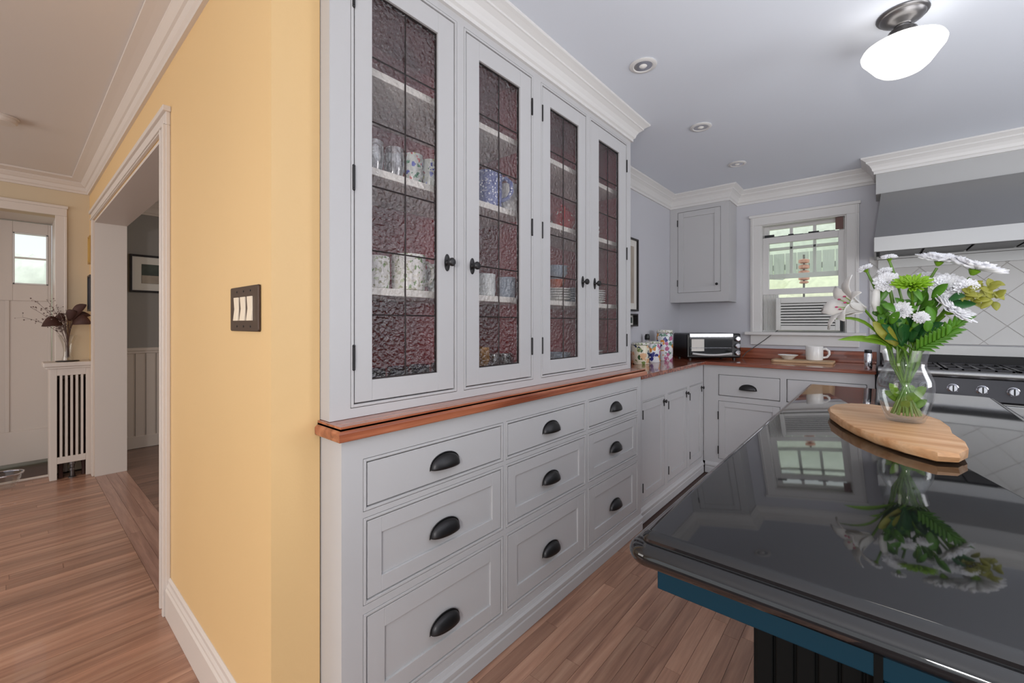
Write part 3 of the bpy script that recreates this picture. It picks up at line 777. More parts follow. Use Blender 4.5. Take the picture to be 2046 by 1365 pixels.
gp.f.append(tuple((len(rings)-1)*n+k for k in range(n))); gp.sm.append(False)
gp.f.append(tuple(range(n))[::-1]); gp.sm.append(False)
tag(build(gp, 'granite_worktop', 'black_granite'), 'polished black granite island top with moulded edge, flowers standing on it', 'worktop')

# ------------------------------------------------------------------ range and hood
rg = thing('range_cooker', 'stainless steel range cooker with front knobs behind the island', 'range', (0.46, 4.0, 0))
RX0, RX1, RYF = 0.0, 0.915, 3.655
build(MB().box(RX0, RX1, RYF+0.02, 4.318, 0.0, 0.905), 'body', 'stainless', rg, 0.003)
build(MB().slab([(RX0, RYF+0.02, 0.765), (RX0, RYF+0.02, 0.898), (RX0, RYF+0.004, 0.898), (RX0, RYF-0.016, 0.775), (RX0, RYF-0.010, 0.765)], (RX1-RX0, 0, 0)), 'control_panel', 'dark_steel', rg, 0.002)
build(MB().tube([(RX0, RYF+0.004, 0.921), (RX1, RYF+0.004, 0.921)], 0.022, 16).box(RX0, RX1, RYF, RYF+0.1, 0.90, 0.925), 'front_rail', 'stainless', rg)
for k in range(7):
    xk = 0.10+k*0.119
    kn = build(MB().lathe([(0.026, 0.0), (0.026, -0.006), (0.023, -0.008), (0.021, -0.03), (0.017, -0.034), (0.0001, -0.034)], (xk, RYF-0.006, 0.838), 20, 'y'), 'knob', 'chrome', rg)
    build(MB().box(xk-0.003, xk+0.003, RYF-0.044, RYF-0.034, 0.822, 0.857), 'knob_grip', 'black_plastic', kn, 0.001)
build(MB().box(RX0+0.012, RX1-0.012, RYF+0.05, 4.25, 0.905, 0.918), 'cooktop', 'iron', rg, 0.003)
for i in range(3):
    xa = 0.02+i*0.295
    gr = MB()
    for yy in (RYF+0.07, RYF+0.31, RYF+0.56): gr.box(xa, xa+0.282, yy, yy+0.014, 0.936, 0.952)
    for xx in (xa, xa+0.067, xa+0.134, xa+0.201, xa+0.268): gr.box(xx, xx+0.014, RYF+0.07, RYF+0.574, 0.936, 0.950)
    for xx in (xa, xa+0.268):
        for yy in (RYF+0.07, RYF+0.56): gr.box(xx, xx+0.014, yy, yy+0.014, 0.916, 0.94)
    build(gr, 'burner_grate', 'dark_steel', rg, 0.002)
    for yy in (RYF+0.19, RYF+0.44):
        build(MB().lathe([(0.05, 0.916), (0.05, 0.924), (0.034, 0.926), (0.034, 0.934), (0.0001, 0.936)], (xa+0.141, yy, 0), 18), 'burner', 'iron', rg)
build(MB().box(RX0+0.01, RX1-0.01, 4.285, 4.318, 1.0, 1.07), 'back_guard', 'stainless', rg, 0.003)
build(MB().box(RX0+0.01, RX1-0.01, 4.282, 4.318, 0.905, 1.0), 'vent_slot', 'iron', rg)
dd = build(MB().box(RX0+0.01, RX1-0.01, RYF-0.006, RYF+0.019, 0.15, 0.755), 'oven_door', 'stainless', rg, 0.004)
build(MB().tube([(RX0+0.06, RYF-0.05, 0.70), (RX1-0.06, RYF-0.05, 0.70)], 0.012, 12).tube([(RX0+0.1, RYF-0.05, 0.70), (RX0+0.1, RYF-0.004, 0.70)], 0.008).tube([(RX1-0.1, RYF-0.05, 0.70), (RX1-0.1, RYF-0.004, 0.70)], 0.008), 'handle', 'chrome', dd)

hd_ = thing('range_hood', 'stainless steel canopy hood with a shiny lip over the range', 'hood', (0.46, 4.08, 1.70))
HX0, HX1, HYF = -0.022, 0.94, 3.82
cn = MB()
a = [(HX0+0.004, HYF+0.004, 1.81), (HX1-0.004, HYF+0.004, 1.81), (HX1-0.004, YB-0.003, 1.81), (HX0+0.004, YB-0.003, 1.81)]
b_ = [(0.016, 4.092, 2.164), (0.90, 4.092, 2.164), (0.90, YB-0.003, 2.164), (0.016, YB-0.003, 2.164)]
cn.add(a+b_, [(0, 3, 2, 1), (4, 5, 6, 7), (0, 1, 5, 4), (1, 2, 6, 5), (2, 3, 7, 6), (3, 0, 4, 7)])
build(cn, 'canopy', 'stainless', hd_)
lp = MB().box(HX0, HX1, HYF, HYF+0.012, 1.709, 1.81).box(HX0, HX0+0.012, HYF+0.012, YB-0.012, 1.709, 1.81).box(HX1-0.012, HX1, HYF+0.012, YB-0.012, 1.709, 1.81).box(HX0+0.012, HX1-0.012, YB-0.024, YB-0.012, 1.709, 1.81)
build(lp, 'lip', 'stainless', hd_, 0.002)
build(MB().box(HX0+0.013, HX1-0.013, HYF+0.013, YB-0.025, 1.735, 1.745), 'filter_panel', 'ac_dark', hd_)
for k in range(4):
    xa = HX0+0.03+k*0.228
    build(MB().box(xa, xa+0.215, HYF+0.12, YB-0.05, 1.722, 1.735), 'baffle', 'dark_steel', hd_, 0.002)
for xx in (0.2, 0.62):
    build(MB().lathe([(0.03, 1.728), (0.03, 1.735)], (xx, HYF+0.065, 0), 16), 'lamp', 'white_ceramic', hd_)
build(MB().box(0.0, 0.93, YB-0.028, YB-0.013, 1.64, 1.706), 'back_flange', 'stainless', hd_)

# ------------------------------------------------------------------ air conditioner in the window
ac = thing('air_conditioner', 'white window air conditioner with horizontal louvres under the raised sash', 'air conditioner', (-0.45, YB, 1.15))
AX0, AX1, AYF = -0.672, -0.232, YB-0.05
build(MB().box(AX0+0.01, AX1-0.01, YB-0.02, YB+0.42, 1.165, 1.44), 'case', 'ac_white', ac, 0.006)
fr = MB().box(AX0, AX0+0.035, AYF, YB-0.02, 1.165, 1.445).box(AX1-0.03, AX1, AYF, YB-0.02, 1.165, 1.445).box(AX0+0.035, AX1-0.03, AYF, YB-0.02, 1.395, 1.445).box(AX0+0.035, AX1-0.03, AYF, YB-0.02, 1.165, 1.205)
build(fr, 'front_frame', 'ac_white', ac, 0.004)
build(MB().box(AX0+0.035, AX1-0.03, YB-0.026, YB-0.02, 1.205, 1.395), 'grille_back', 'ac_dark', ac)
sl_ = None
for k in range(8):
    z = 1.211+k*0.0235
    if sl_ is None:
        sl_ = build(MB().slab([(AX0+0.035, AYF+0.004, z), (AX0+0.035, AYF+0.004, z+0.0125), (AX0+0.035, AYF+0.02, z+0.0165), (AX0+0.035, AYF+0.02, z+0.012)], (AX1-AX0-0.065, 0, 0)), 'louvre', 'ac_white', ac)
    else:
        o = sl_.copy(); COL.objects.link(o); o.parent = ac; o.location = (0, 0, k*0.0235)
for a, b_ in ((SX0, AX0+0.008), (AX1-0.008, SX1)):
    n = max(2, int((b_-a)/0.012))
    m = MB()
    for k in range(n):
        xa = a+(b_-a)*k/n; xb = a+(b_-a)*(k+1)/n; xm = (xa+xb)/2
        m.add([(xa, YB+0.05, 1.16), (xm, YB+0.042, 1.16), (xb, YB+0.05, 1.16), (xa, YB+0.05, 1.478), (xm, YB+0.042, 1.478), (xb, YB+0.05, 1.478)], [(0, 1, 4, 3), (1, 2, 5, 4)])
    build(m, 'side_curtain', 'ac_white', ac, solid=0.003)
build(MB().box(AX1+0.004, AX1+0.018, YB+0.0, YB+0.03, 1.16, 1.33), 'bracket', 'ac_dark', ac)
build(MB().box(SX0, SX1, YB+0.03, YB+0.06, 1.15, 1.163), 'mounting_rail', 'ac_white', ac)
tag(build(MB().tube([(-0.655, YB-0.045, 1.165), (-0.70, YB-0.05, 1.128), (-0.76, YB-0.048, 1.075), (-0.83, YB-0.040, 1.02), (-0.90, YB-0.045, 0.965), (-0.93, YB-0.06, 0.92)], 0.0035, 8), 'power_cord', 'cord_grey'), 'thin grey power cord slanting from the air conditioner to the worktop', 'cord')

# ------------------------------------------------------------------ toaster oven in the corner (local: front towards -y)
to = thing('toaster_oven', 'black toaster oven with glass door and three silver knobs in the corner', 'toaster oven', (-1.165, 4.02, 0.912), math.radians(43))
def tb(m, n, mt, p=to, bev=0): return build(m, n, mt, p, bev, world_co=False)
w2, dp, ht = 0.235, 0.145, 0.238
tb(MB().box(-w2, w2, -dp, dp, 0.014, ht-0.012), 'body', 'black_plastic', bev=0.014)
tb(MB().box(-w2+0.02, w2-0.07, -dp-0.004, -dp+0.02, ht-0.045, ht-0.012), 'top_trim', 'chrome', bev=0.004)
dor = tb(MB().box(-w2+0.014, w2-0.082, -dp-0.012, -dp, 0.035, ht-0.048), 'glass_door', 'oven_glass', bev=0.003)
tb(MB().tube([(-w2+0.03+k*(2*w2-0.13)/10, -dp-0.030-0.014*math.sin(math.pi*k/10), 0.056-0.012*math.sin(math.pi*k/10)) for k in range(11)], 0.009, 10), 'handle', 'silver_plastic', dor)
rk = MB()
for k in range(9): rk.tube([(-w2+0.03+k*0.042, -dp-0.0135, 0.10), (-w2+0.03+k*0.042, -dp-0.0135, 0.106)], 0.002, 6)
rk.tube([(-w2+0.02, -dp-0.0135, 0.103), (w2-0.09, -dp-0.0135, 0.103)], 0.002, 6)
tb(rk, 'rack', 'chrome', dor)
tb(MB().box(-w2+0.03, -w2+0.14, -dp-0.0135, -dp-0.012, 0.075, ht-0.06), 'inner_tray', 'paper', dor)
for k in range(3):
    tb(MB().lathe([(0.024, 0), (0.022, -0.018), (0.017, -0.022), (0.0001, -0.022)], (w2-0.036, -dp, 0.06+k*0.06), 18, 'y'), 'knob', 'chrome')
for sx in (-1, 1):
    for sy in (-1, 1): tb(MB().lathe([(0.014, 0), (0.014, 0.016)], (sx*(w2-0.04), sy*(dp-0.04), 0), 12), 'foot', 'black_plastic')

# ------------------------------------------------------------------ canisters, grinder, board, mug, dish, shaker
def canister(loc, r, h, body, label):
    t = thing('canister', label, 'canister', loc, 0.3, 'painted kitchen canisters')
    build(MB().lathe([(r*0.94, 0), (r, 0.006), (r, h*0.86), (r*0.97, h*0.88), (r*0.93, h*0.885), (r*0.93, h*0.86), (r*0.9, 0.01), (0.0001, 0.01)], n=28), 'body', body, t, world_co=False)
    ld = build(MB().lathe([(r*0.90, h*0.87), (r*0.985, h*0.89), (r*1.0, h*0.905), (r*1.0, h*0.975), (r*0.93, h*0.992), (0.0001, h)], n=28), 'lid', 'floral_white', t, world_co=False)
    build(MB().lathe([(r*1.006, h*0.888), (r*1.012, h*0.896), (r*1.006, h*0.905)], n=28, caps=False), 'seal', 'cord_grey', ld, world_co=False)
    return t
canister((-1.392, 3.15, 0.9125), 0.068, 0.165, 'canister_leaf', 'squat leafy painted canister closest to the glass hutch')
canister((-1.385, 3.37, 0.9125), 0.060, 0.168, 'canister_blue', 'blue flowered canister standing between the leafy one and the tallest one')
canister((-1.375, 3.60, 0.9125), 0.066, 0.258, 'canister_blue', 'tallest of the three painted canisters, closest to the toaster oven')
pm = thing('pepper_grinder', 'small black-topped grinder behind the painted canisters', 'grinder', (-1.452, 3.42, 0.9125))
build(MB().lathe([(0.02, 0), (0.022, 0.006), (0.017, 0.05), (0.014, 0.10), (0.017, 0.15), (0.0185, 0.175)], n=16), 'body', 'chrome', pm, world_co=False)
build(MB().lathe([(0.018, 0.176), (0.021, 0.182), (0.021, 0.205), (0.015, 0.222), (0.0001, 0.226)], n=16), 'cap', 'black_plastic', pm, world_co=False)
cb = thing('chopping_board', 'pale wooden chopping board under the mug by the window', 'board', (-0.46, 4.13, 0.9125))
build(MB().prism(rrect(-0.205, 0.205, -0.12, 0.12, [0.03]*4), 0, 0.018), 'body', 'board_wood', cb, 0.003, world_co=False)
def mug(name, loc, r, h, mt, rot, label, cat='mug', group=None, hs=1.0):
    t = thing(name, label, cat, loc, rot, group)
    build(MB().lathe([(r*0.86, 0), (r*0.95, 0.004), (r, h*0.3), (r, h*0.98), (r*0.97, h), (r*0.92, h*0.98), (r*0.92, h*0.12), (0.0001, h*0.08)], n=24), 'body', mt, t, world_co=False)
    build(MB().tube([(r*0.96, 0, h*0.80), (r*1.25, 0, h*0.84), (r*1.62*hs, 0, h*0.68), (r*1.66*hs, 0, h*0.45), (r*1.40, 0, h*0.25), (r*0.97, 0, h*0.2)], r*0.14, 8), 'handle', mt, t, world_co=False)
    return t
mug('mug', (-0.385, 4.15, 0.931), 0.058, 0.112, 'white_ceramic', 0.1, 'plain white mug standing on the chopping board by the window')
ds = MB().lathe([(0.03, 0), (0.034, 0.004), (0.062, 0.028), (0.072, 0.034), (0.070, 0.037), (0.060, 0.031), (0.032, 0.009), (0.0001, 0.008)], (-0.562, 4.14, 0.931), 28)
tag(build(ds, 'dish', 'white_ceramic'), 'shallow pale dish left of the white mug on the chopping board', 'dish')
sk = thing('shaker', 'slim steel shaker with black cap at the end of the wooden worktop', 'shaker', (-0.052, 3.80, 0.9125))
build(MB().lathe([(0.021, 0), (0.022, 0.004), (0.022, 0.10), (0.019, 0.108)], n=18), 'body', 'chrome', sk, world_co=False)
build(MB().lathe([(0.020, 0.1085), (0.021, 0.113), (0.020, 0.130), (0.0001, 0.133)], n=18), 'cap', 'black_plastic', sk, world_co=False)

# pictures on the kitchen left wall, seen edge on
def frame_x(name, label, x, y0, y1, z0, z1, fm, art, face=1, fw=0.02, th=0.02, mat_w=0.05, loc=None, cat='picture'):
    t = thing(name, label, cat, (x, (y0+y1)/2, z0))
    f = MB()
    xa, xb = (x, x+th) if face > 0 else (x-th, x)
    f.box(xa, xb, y0, y0+fw, z0, z1).box(xa, xb, y1-fw, y1, z0, z1).box(xa, xb, y0+fw, y1-fw, z0, z0+fw).box(xa, xb, y0+fw, y1-fw, z1-fw, z1)
    build(f, 'frame', fm, t, 0.002)
    build(MB().box(x+0.003, x+0.009, y0+fw, y1-fw, z0+fw, z1-fw), 'mount', 'paper', t)
    build(MB().box(x+0.009, x+0.0105, y0+fw+mat_w, y1-fw-mat_w, z0+fw+mat_w, z1-fw-mat_w), 'print', art, t)
    return t
frame_x('picture_frame', 'tall thin black picture frame on the kitchen wall beyond the glass hutch', XW+0.001, 2.92, 3.32, 1.322, 1.905, 'frame_black', 'photo_sand', fw=0.014, th=0.024)
frame_x('picture_frame', 'small dark picture frame hung lower, half hidden by the glass hutch', XW+0.001, 3.02, 3.252, 1.20, 1.30, 'frame_black', 'photo_dark', fw=0.012, th=0.05, mat_w=0.015)

# ------------------------------------------------------------------ crockery and glasses in the hutch
XS = -1.250
def tumbler(loc, r, h, mt, label, group, n=20):
    m = MB().lathe([(r*0.82, 0), (r*0.86, 0.002), (r, h*0.5), (r, h), (r*0.94, h), (r*0.92, h*0.5), (r*0.78, 0.008), (0.0001, 0.008)], loc, n)
    return tag(build(m, 'drinking_glass', mt), label, 'glass', group)
def goblet(loc, r, h, mt, label, group):
    m = MB().lathe([(r*0.85, 0), (r*0.8, 0.004), (r*0.14, 0.012), (r*0.12, h*0.35), (r*0.5, h*0.45), (r, h*0.65), (r*0.92, h), (r*0.86, h), (r*0.92, h*0.66), (r*0.4, h*0.48), (0.0001, h*0.46)], loc, 18)
    return tag(build(m, 'stem_glass', mt), label, 'glass', group)
g1 = 'clear tumblers on the second shelf'
for y in (0.765, 0.845): tumbler((XS, y, SH[1]+0.0005), 0.034, 0.105, 'tumbler_glass', 'clear ridged tumbler behind the door closest to the yellow wall', g1)
tumbler((XS-0.09, 0.80, SH[1]+0.0005), 0.034, 0.105, 'tumbler_glass', 'clear ridged tumbler behind the door closest to the yellow wall', g1)
for y in (0.925, 1.0, 1.075): tumbler((XS, y, SH[1]+0.0005), 0.033, 0.108, 'floral_glass', 'tumbler painted with blue, green and red flowers behind the first door', 'flower-painted tumblers')
mug('floral_mug', (XS, 0.775, SH[2]+0.0005), 0.045, 0.105, 'floral_white', 2.2, 'green-sprigged white cup furthest left on the middle shelf', 'mug', 'floral mugs')
mug('pitcher', (XS, 0.905, SH[2]+0.0005), 0.058, 0.125, 'floral_white', 1.4, 'large green-sprigged white pitcher between two cups behind the first door', 'pitcher')
mug('glass_mug', (XS, 1.045, SH[2]+0.0005), 0.046, 0.105, 'wreath_pattern', -1.4, 'grey-white mug right of the large sprigged pitcher', 'mug')
for y in (0.77, 0.86, 0.95, 1.05): tumbler((XS, y, 0.9735), 0.036, 0.10, 'blue_glass', 'dark blue tumbler at the bottom behind the first door', 'blue glasses on the hutch floor')
mug('jug', (XS, 1.305, SH[1]+0.0005), 0.062, 0.145, 'blue_dots', 0.5, 'blue jug with white speckles behind the second door', 'jug')
mug('mug', (XS+0.01, 1.485-0.055, SH[1]+0.0005), 0.040, 0.125, 'white_ceramic', -1.9, 'tall plain white mug right of the blue speckled jug', 'mug')
mug('floral_mug', (XS, 1.285, SH[2]+0.0005), 0.046, 0.092, 'wreath_pattern', -1.57, 'grey wreath-patterned mug behind the second door, under the blue jug', 'mug', 'floral mugs')
mug('floral_mug', (XS, 1.425, SH[2]+0.0005), 0.040, 0.09, 'blue_ceramic', 1.7, 'pale blue mug beside the wreath-patterned mug', 'mug', 'floral mugs')
goblet((XS, 1.27, 0.9735), 0.034, 0.15, 'gold_glass', 'amber gold goblet at the bottom behind the second door', 'goblets')
for y in (1.36, 1.43): goblet((XS-0.01, y, 0.9735), 0.032, 0.115, 'tumbler_glass', 'small clear goblet right of the amber one', 'goblets')
# red teapot with white dots
tp = thing('teapot', 'red teapot with white dots behind the third glass door', 'teapot', (XS-0.025, 1.90, SH[1]+0.0005), -0.9)
build(MB().lathe([(0.045, 0), (0.05, 0.004), (0.068, 0.04), (0.070, 0.065), (0.060, 0.095), (0.040, 0.110), (0.0001, 0.112)], n=26), 'body', 'red_dots', tp, world_co=False)
build(MB().lathe([(0.040, 0.1105), (0.036, 0.120), (0.018, 0.128), (0.007, 0.131), (0.010, 0.140), (0.007, 0.147), (0.0001, 0.149)], n=20), 'lid', 'red_dots', tp, world_co=False)
build(MB().tube([(0.055, 0, 0.045), (0.085, 0, 0.06), (0.10, 0, 0.085), (0.115, 0, 0.105)], [0.018, 0.014, 0.010, 0.008], 10), 'spout', 'red_ceramic', tp, world_co=False)
build(MB().tube([(-0.055, 0, 0.09), (-0.085, 0, 0.095), (-0.10, 0, 0.07), (-0.09, 0, 0.04), (-0.062, 0, 0.03)], 0.007, 8), 'handle', 'red_ceramic', tp, world_co=False)
plate_p = None
def plate(loc, r, mt, label, group):
    k = r/0.1
    m = MB().lathe([(0.055*k, 0), (0.058*k, 0.003), (0.075*k, 0.008), (0.1*k, 0.014), (0.1*k, 0.017), (0.075*k, 0.0115), (0.055*k, 0.006), (0.0001, 0.006)], loc, 28)
    return tag(build(m, 'plate', mt), label, 'plate', group)
def bowl(loc, r, h, mt, label, group, name='bowl'):
    m = MB().lathe([(r*0.5, 0), (r*0.52, 0.004), (r*0.8, h*0.35), (r, h), (r*0.96, h), (r*0.76, h*0.38), (r*0.4, h*0.12), (0.0001, h*0.12)], loc, 24)
    return tag(build(m, name, mt), label, 'bowl', group)
for k in range(5): plate((XS-0.03, 1.835, SH[2]+0.0005+k*0.0125), 0.085, 'white_ceramic', 'white plate in the banded stack under the orange bowl', 'plates under the orange bowl')
bowl((XS-0.03, 1.835, SH[2]+0.072), 0.06, 0.042, 'orange_ceramic', 'orange bowl on a stack of white plates behind the third door', 'bowls on plates')
for k in range(3): bowl((XS-0.03, 1.835, SH[2]+0.116+k*0.016), 0.07, 0.036, 'blue_ceramic', 'pale blue-grey bowl nested above the orange bowl', 'bowls nested above the orange bowl')
for k in range(6): plate((XS-0.04, 2.03, SH[2]+0.0005+k*0.0125), 0.088, 'blue_ceramic', 'pale plate in the stack right of the orange bowl', 'plates right of the orange bowl')
for k in range(5): bowl((XS-0.03, 1.855, 0.9735+k*0.014), 0.075, 0.04, 'blue_ceramic', 'pale blue bowl nested at the bottom behind the third door', 'bowls on the hutch floor')
for k in range(6): plate((XS-0.03, 2.215, SH[2]+0.0005+k*0.0125), 0.08, 'white_ceramic', 'white plate in the stack behind the fourth door on the middle shelf', 'plates behind the fourth door')
for k in range(2): bowl((XS-0.03, 2.19, SH[1]+0.0005+k*0.022), 0.06, 0.05, 'white_ceramic', 'white bowl stacked behind the fourth door on the second shelf', 'white bowls on the second shelf')
for k in range(7): plate((XS-0.03, 2.19, 0.9735+k*0.0125), 0.078, 'white_ceramic', 'white plate in the stack at the bottom behind the fourth door', 'plates on the hutch floor')

# ------------------------------------------------------------------ ceiling lamp, recessed lights, smoke alarm
lm = thing('ceiling_lamp', 'schoolhouse ceiling lamp with glowing white shade and pewter fitting', 'lamp', (0.072, 2.25, CE))
build(MB().lathe([(0.078, -0.0005), (0.080, -0.006), (0.076, -0.012), (0.070, -0.014), (0.066, -0.022), (0.048, -0.034), (0.030, -0.042), (0.026, -0.048), (0.0001, -0.05)], n=32), 'canopy', 'pewter', lm, world_co=False)
build(MB().lathe([(0.022, -0.048), (0.020, -0.056), (0.034, -0.060), (0.044, -0.068), (0.048, -0.084), (0.058, -0.094), (0.060, -0.104), (0.050, -0.108)], n=32), 'fitter', 'pewter', lm, world_co=False)
build(MB().lathe([(0.050, -0.100), (0.062, -0.104), (0.100, -0.114), (0.121, -0.126), (0.127, -0.138), (0.124, -0.150), (0.112, -0.166), (0.098, -0.186), (0.084, -0.206), (0.066, -0.222), (0.040, -0.233), (0.0001, -0.237)], n=40), 'shade', 'opal_glass', lm, world_co=False)
rt = None
for i, (cx_, cy_) in enumerate(((-0.831, 1.911), (-0.823, 2.736), (-0.805, 3.546))):
    lb = ('recessed ceiling downlight above the glass hutch, largest of the three', 'middle one of the three recessed ceiling downlights', 'recessed ceiling downlight furthest off, above the corner worktop')[i]
    t = thing('recessed_light', lb, 'light', (cx_, cy_, CE), 0, 'recessed ceiling lights')
    build(MB().lathe([(0.040, -0.0005), (0.060, -0.0005), (0.062, -0.004), (0.056, -0.008), (0.045, -0.009), (0.041, -0.006), (0.040, -0.0005)], n=32, caps=False), 'trim_ring', 'white_trim', t, world_co=False)
    build(MB().lathe([(0.041, -0.006), (0.036, -0.002), (0.030, -0.0012), (0.0001, -0.0012)], n=32), 'baffle', 'chrome', t, world_co=False)
    build(MB().lathe([(0.0001, -0.013), (0.014, -0.010), (0.020, -0.004), (0.020, -0.0015)], n=20), 'bulb', 'white_ceramic', t, world_co=False)
sd = thing('smoke_alarm', 'round pale smoke alarm on the hall ceiling', 'smoke alarm', (-3.87, -0.035, CE))
build(MB().lathe([(0.068, -0.0005), (0.070, -0.008), (0.066, -0.012)], n=28), 'base', 'hall_trim', sd, world_co=False)
build(MB().lathe([(0.062, -0.012), (0.062, -0.028), (0.054, -0.036), (0.0001, -0.038)], n=28), 'cover', 'hall_trim', sd, world_co=False)

# ------------------------------------------------------------------ light switch on the yellow wall
sw = thing('light_switch', 'bronze three-gang switch plate with cream rockers on the yellow wall', 'switch', (-1.363, YY, 1.262))
build(MB().prism([(x_, z_) for x_, z_ in rrect(-1.474, -1.252, 1.199, 1.326, [0.006]*4)], -0.007, 0).xf(Matrix(((1, 0, 0, 0), (0, 0, 1, YY-0.0005), (0, 1, 0, 0), (0, 0, 0, 1)))), 'plate', 'plate_bronze', sw, 0.002)
for k in range(3):
    xc = -1.363+(k-1)*0.0535
    r_ = build(MB().slab([(xc-0.0175, YY-0.006, 1.229), (xc-0.0175, YY-0.006, 1.296), (xc-0.0175, YY-0.0115, 1.296), (xc-0.0175, YY-0.0095, 1.2625), (xc-0.0175, YY-0.013, 1.229)], (0.035, 0, 0)), 'rocker', 'rocker', sw, 0.001)
    build(MB().lathe([(0.003, 0), (0.0025, -0.0015), (0.0001, -0.0017)], (xc, YY-0.0075, 1.312), 8, 'y').lathe([(0.003, 0), (0.0025, -0.0015), (0.0001, -0.0017)], (xc, YY-0.0075, 1.213), 8, 'y'), 'screw', 'dark_bronze', sw)

# ------------------------------------------------------------------ hall: radiator cover, vase with dried stems, pictures
rc = thing('radiator_cover', 'white slatted wooden radiator cover beside the front door', 'radiator cover', (-4.97, 0.30, 0))
RXF = -4.863; ra, rb = 0.192, 0.428
build(MB().box(-5.095, RXF+0.018, 0.158, YY-0.004, 0.885, 0.918), 'top', 'hall_trim', rc, 0.006)
build(MB().box(-5.095, RXF+0.008, 0.172, YY-0.004, 0.868, 0.885), 'moulding', 'hall_trim', rc, 0.004)
for a, b_ in ((ra, ra+0.040), (rb-0.036, rb)):
    build(MB().box(RXF-0.02, RXF, a, b_, 0.001, 0.868), 'post', 'hall_trim', rc, 0.002)
build(MB().box(RXF-0.02, RXF, ra+0.04, rb-0.036, 0.815, 0.868), 'rail', 'hall_trim', rc, 0.002)
build(MB().box(RXF-0.02, RXF, ra+0.04, rb-0.036, 0.125, 0.175), 'rail', 'hall_trim', rc, 0.002)
sp = (rb-0.036-ra-0.04)/11
for k in range(5):
    ya = ra+0.04+sp*(2*k+1)
    build(MB().box(RXF-0.018, RXF-0.002, ya, ya+sp, 0.175, 0.815), 'slat', 'hall_trim', rc)
build(MB().box(-5.095, RXF-0.02, ra, ra+0.018, 0.001, 0.868), 'side_panel', 'hall_trim', rc)
rd = thing('radiator', 'old cast iron radiator hidden behind the slatted cover', 'radiator', (-4.98, 0.31, 0))
for k in range(3):
    yc = 0.255+k*0.065
    m = MB().tube([(-4.94, yc, 0.10), (-4.94, yc, 0.78)], 0.016, 8).tube([(-5.03, yc, 0.10), (-5.03, yc, 0.78)], 0.016, 8).tube([(-5.03, yc, 0.11), (-4.94, yc, 0.11)], 0.018, 8).tube([(-5.03, yc, 0.77), (-4.94, yc, 0.77)], 0.018, 8)
    m.tube([(-4.94, yc, 0.11), (-4.925, yc, 0.05), (-4.92, yc, 0.002)], [0.016, 0.012, 0.018], 8)
    build(m, 'section', 'dried_brown', rd)
build(MB().lathe([(0.024, 0.001), (0.024, 0.006), (0.013, 0.012), (0.013, 0.055), (0.018, 0.058), (0.018, 0.075), (0.012, 0.08), (0.012, 0.10), (0.02, 0.105), (0.02, 0.14), (0.0001, 0.145)], (-4.885, 0.315, 0), 16), 'valve', 'pewter', rd)
VC = (-4.955, 0.295)
cs = tag(build(MB().lathe([(0.062, 0.9185), (0.07, 0.9215), (0.068, 0.925), (0.0001, 0.924)], (VC[0], VC[1], 0), 24), 'coaster', 'iron'), 'dark round coaster under the vase of dried stems', 'coaster')
dv = MB().lathe([(0.030, 0.0), (0.034, 0.004), (0.033, 0.02), (0.026, 0.05), (0.026, 0.09), (0.038, 0.15), (0.056, 0.205), (0.053, 0.205), (0.035, 0.15), (0.023, 0.09), (0.022, 0.03), (0.0001, 0.018)], (VC[0], VC[1], 0.9255), 24)
tag(build(dv, 'glass_vase', 'clear_glass'), 'flared clear glass vase of dried stems on the radiator cover', 'vase')

def leaf_mesh(base, tip, width, bend=Vector((0, 0, 0.03)), n=8, up=Vector((0, 0, 1)), fold=0.25, prof=None):
    """a folded blade from base to tip with a real thickness"""
    base, tip = Vector(base), Vector(tip); m = MB(); d = (tip-base).normalized()
    sd_ = d.cross(up)
    sd_ = sd_.normalized() if sd_.length > 1e-4 else Vector((1, 0, 0))
    nr = sd_.cross(d).normalized()
    vs_ = []
    for i in range(n+1):
        t = i/n
        c = base.lerp(tip, t)+bend*math.sin(math.pi*t)
        wd = width/2*(prof(t) if prof else math.sin(math.pi*min(1, t*0.94+0.06))**0.8)
        vs_ += [c-sd_*wd+nr*wd*fold, c, c+sd_*wd+nr*wd*fold]
    fs = []
    for i in range(n):
        for j in range(2): fs.append((i*3+j, i*3+j+1, i*3+j+4, i*3+j+3))
    return m.add(vs_, fs, True)
def curve_pts(a, b_, c, n=12):
    a, b_, c = Vector(a), Vector(b_), Vector(c)
    return [a*(1-t)**2+b_*2*t*(1-t)+c*t*t for t in [i/n for i in range(n+1)]]
r3 = random.Random(11)
V3 = Vector((VC[0], VC[1], 0.95)); VM = Vector((VC[0], VC[1], 1.13))
bro = [(-4.90, 0.15, 1.20), (-4.90, 0.43, 1.22), (-4.92, 0.40, 1.38), (-4.95, 0.43, 1.29), (-4.97, 0.22, 1.27), (-4.93, 0.33, 1.33)]
for i, tp_ in enumerate(bro):
    lb = ('broad brown dried leaf drooping towards the front door', 'broad brown dried leaf drooping towards the opening', 'brown dried leaf pointing up to the right', 'narrow brown dried leaf pointing right', 'dried brown leaf at the back left of the bunch', 'upright dried brown leaf in the middle of the bunch')[i]
    t = thing('dried_leaf', lb, 'dried leaf', tuple(V3+Vector((r3.uniform(-.01, .01), r3.uniform(-.01, .01), 0.005))), 0, 'dried stems in the hall vase')
    mid = VM+(Vector(tp_)-VM)*0.2+Vector((0, 0, 0.075))
    tip = Vector(tp_)
    build(MB().tube(curve_pts(t.location, VM, mid, 8), 0.0022, 6), 'stem', 'dried_brown', t)
    build(leaf_mesh(mid, tip, 0.085 if i < 2 else 0.06, Vector((0.01, 0, 0.03)), 8, Vector((1, 0, 0.35)), 0.2), 'leaf', 'dried_brown', t, solid=0.0012)
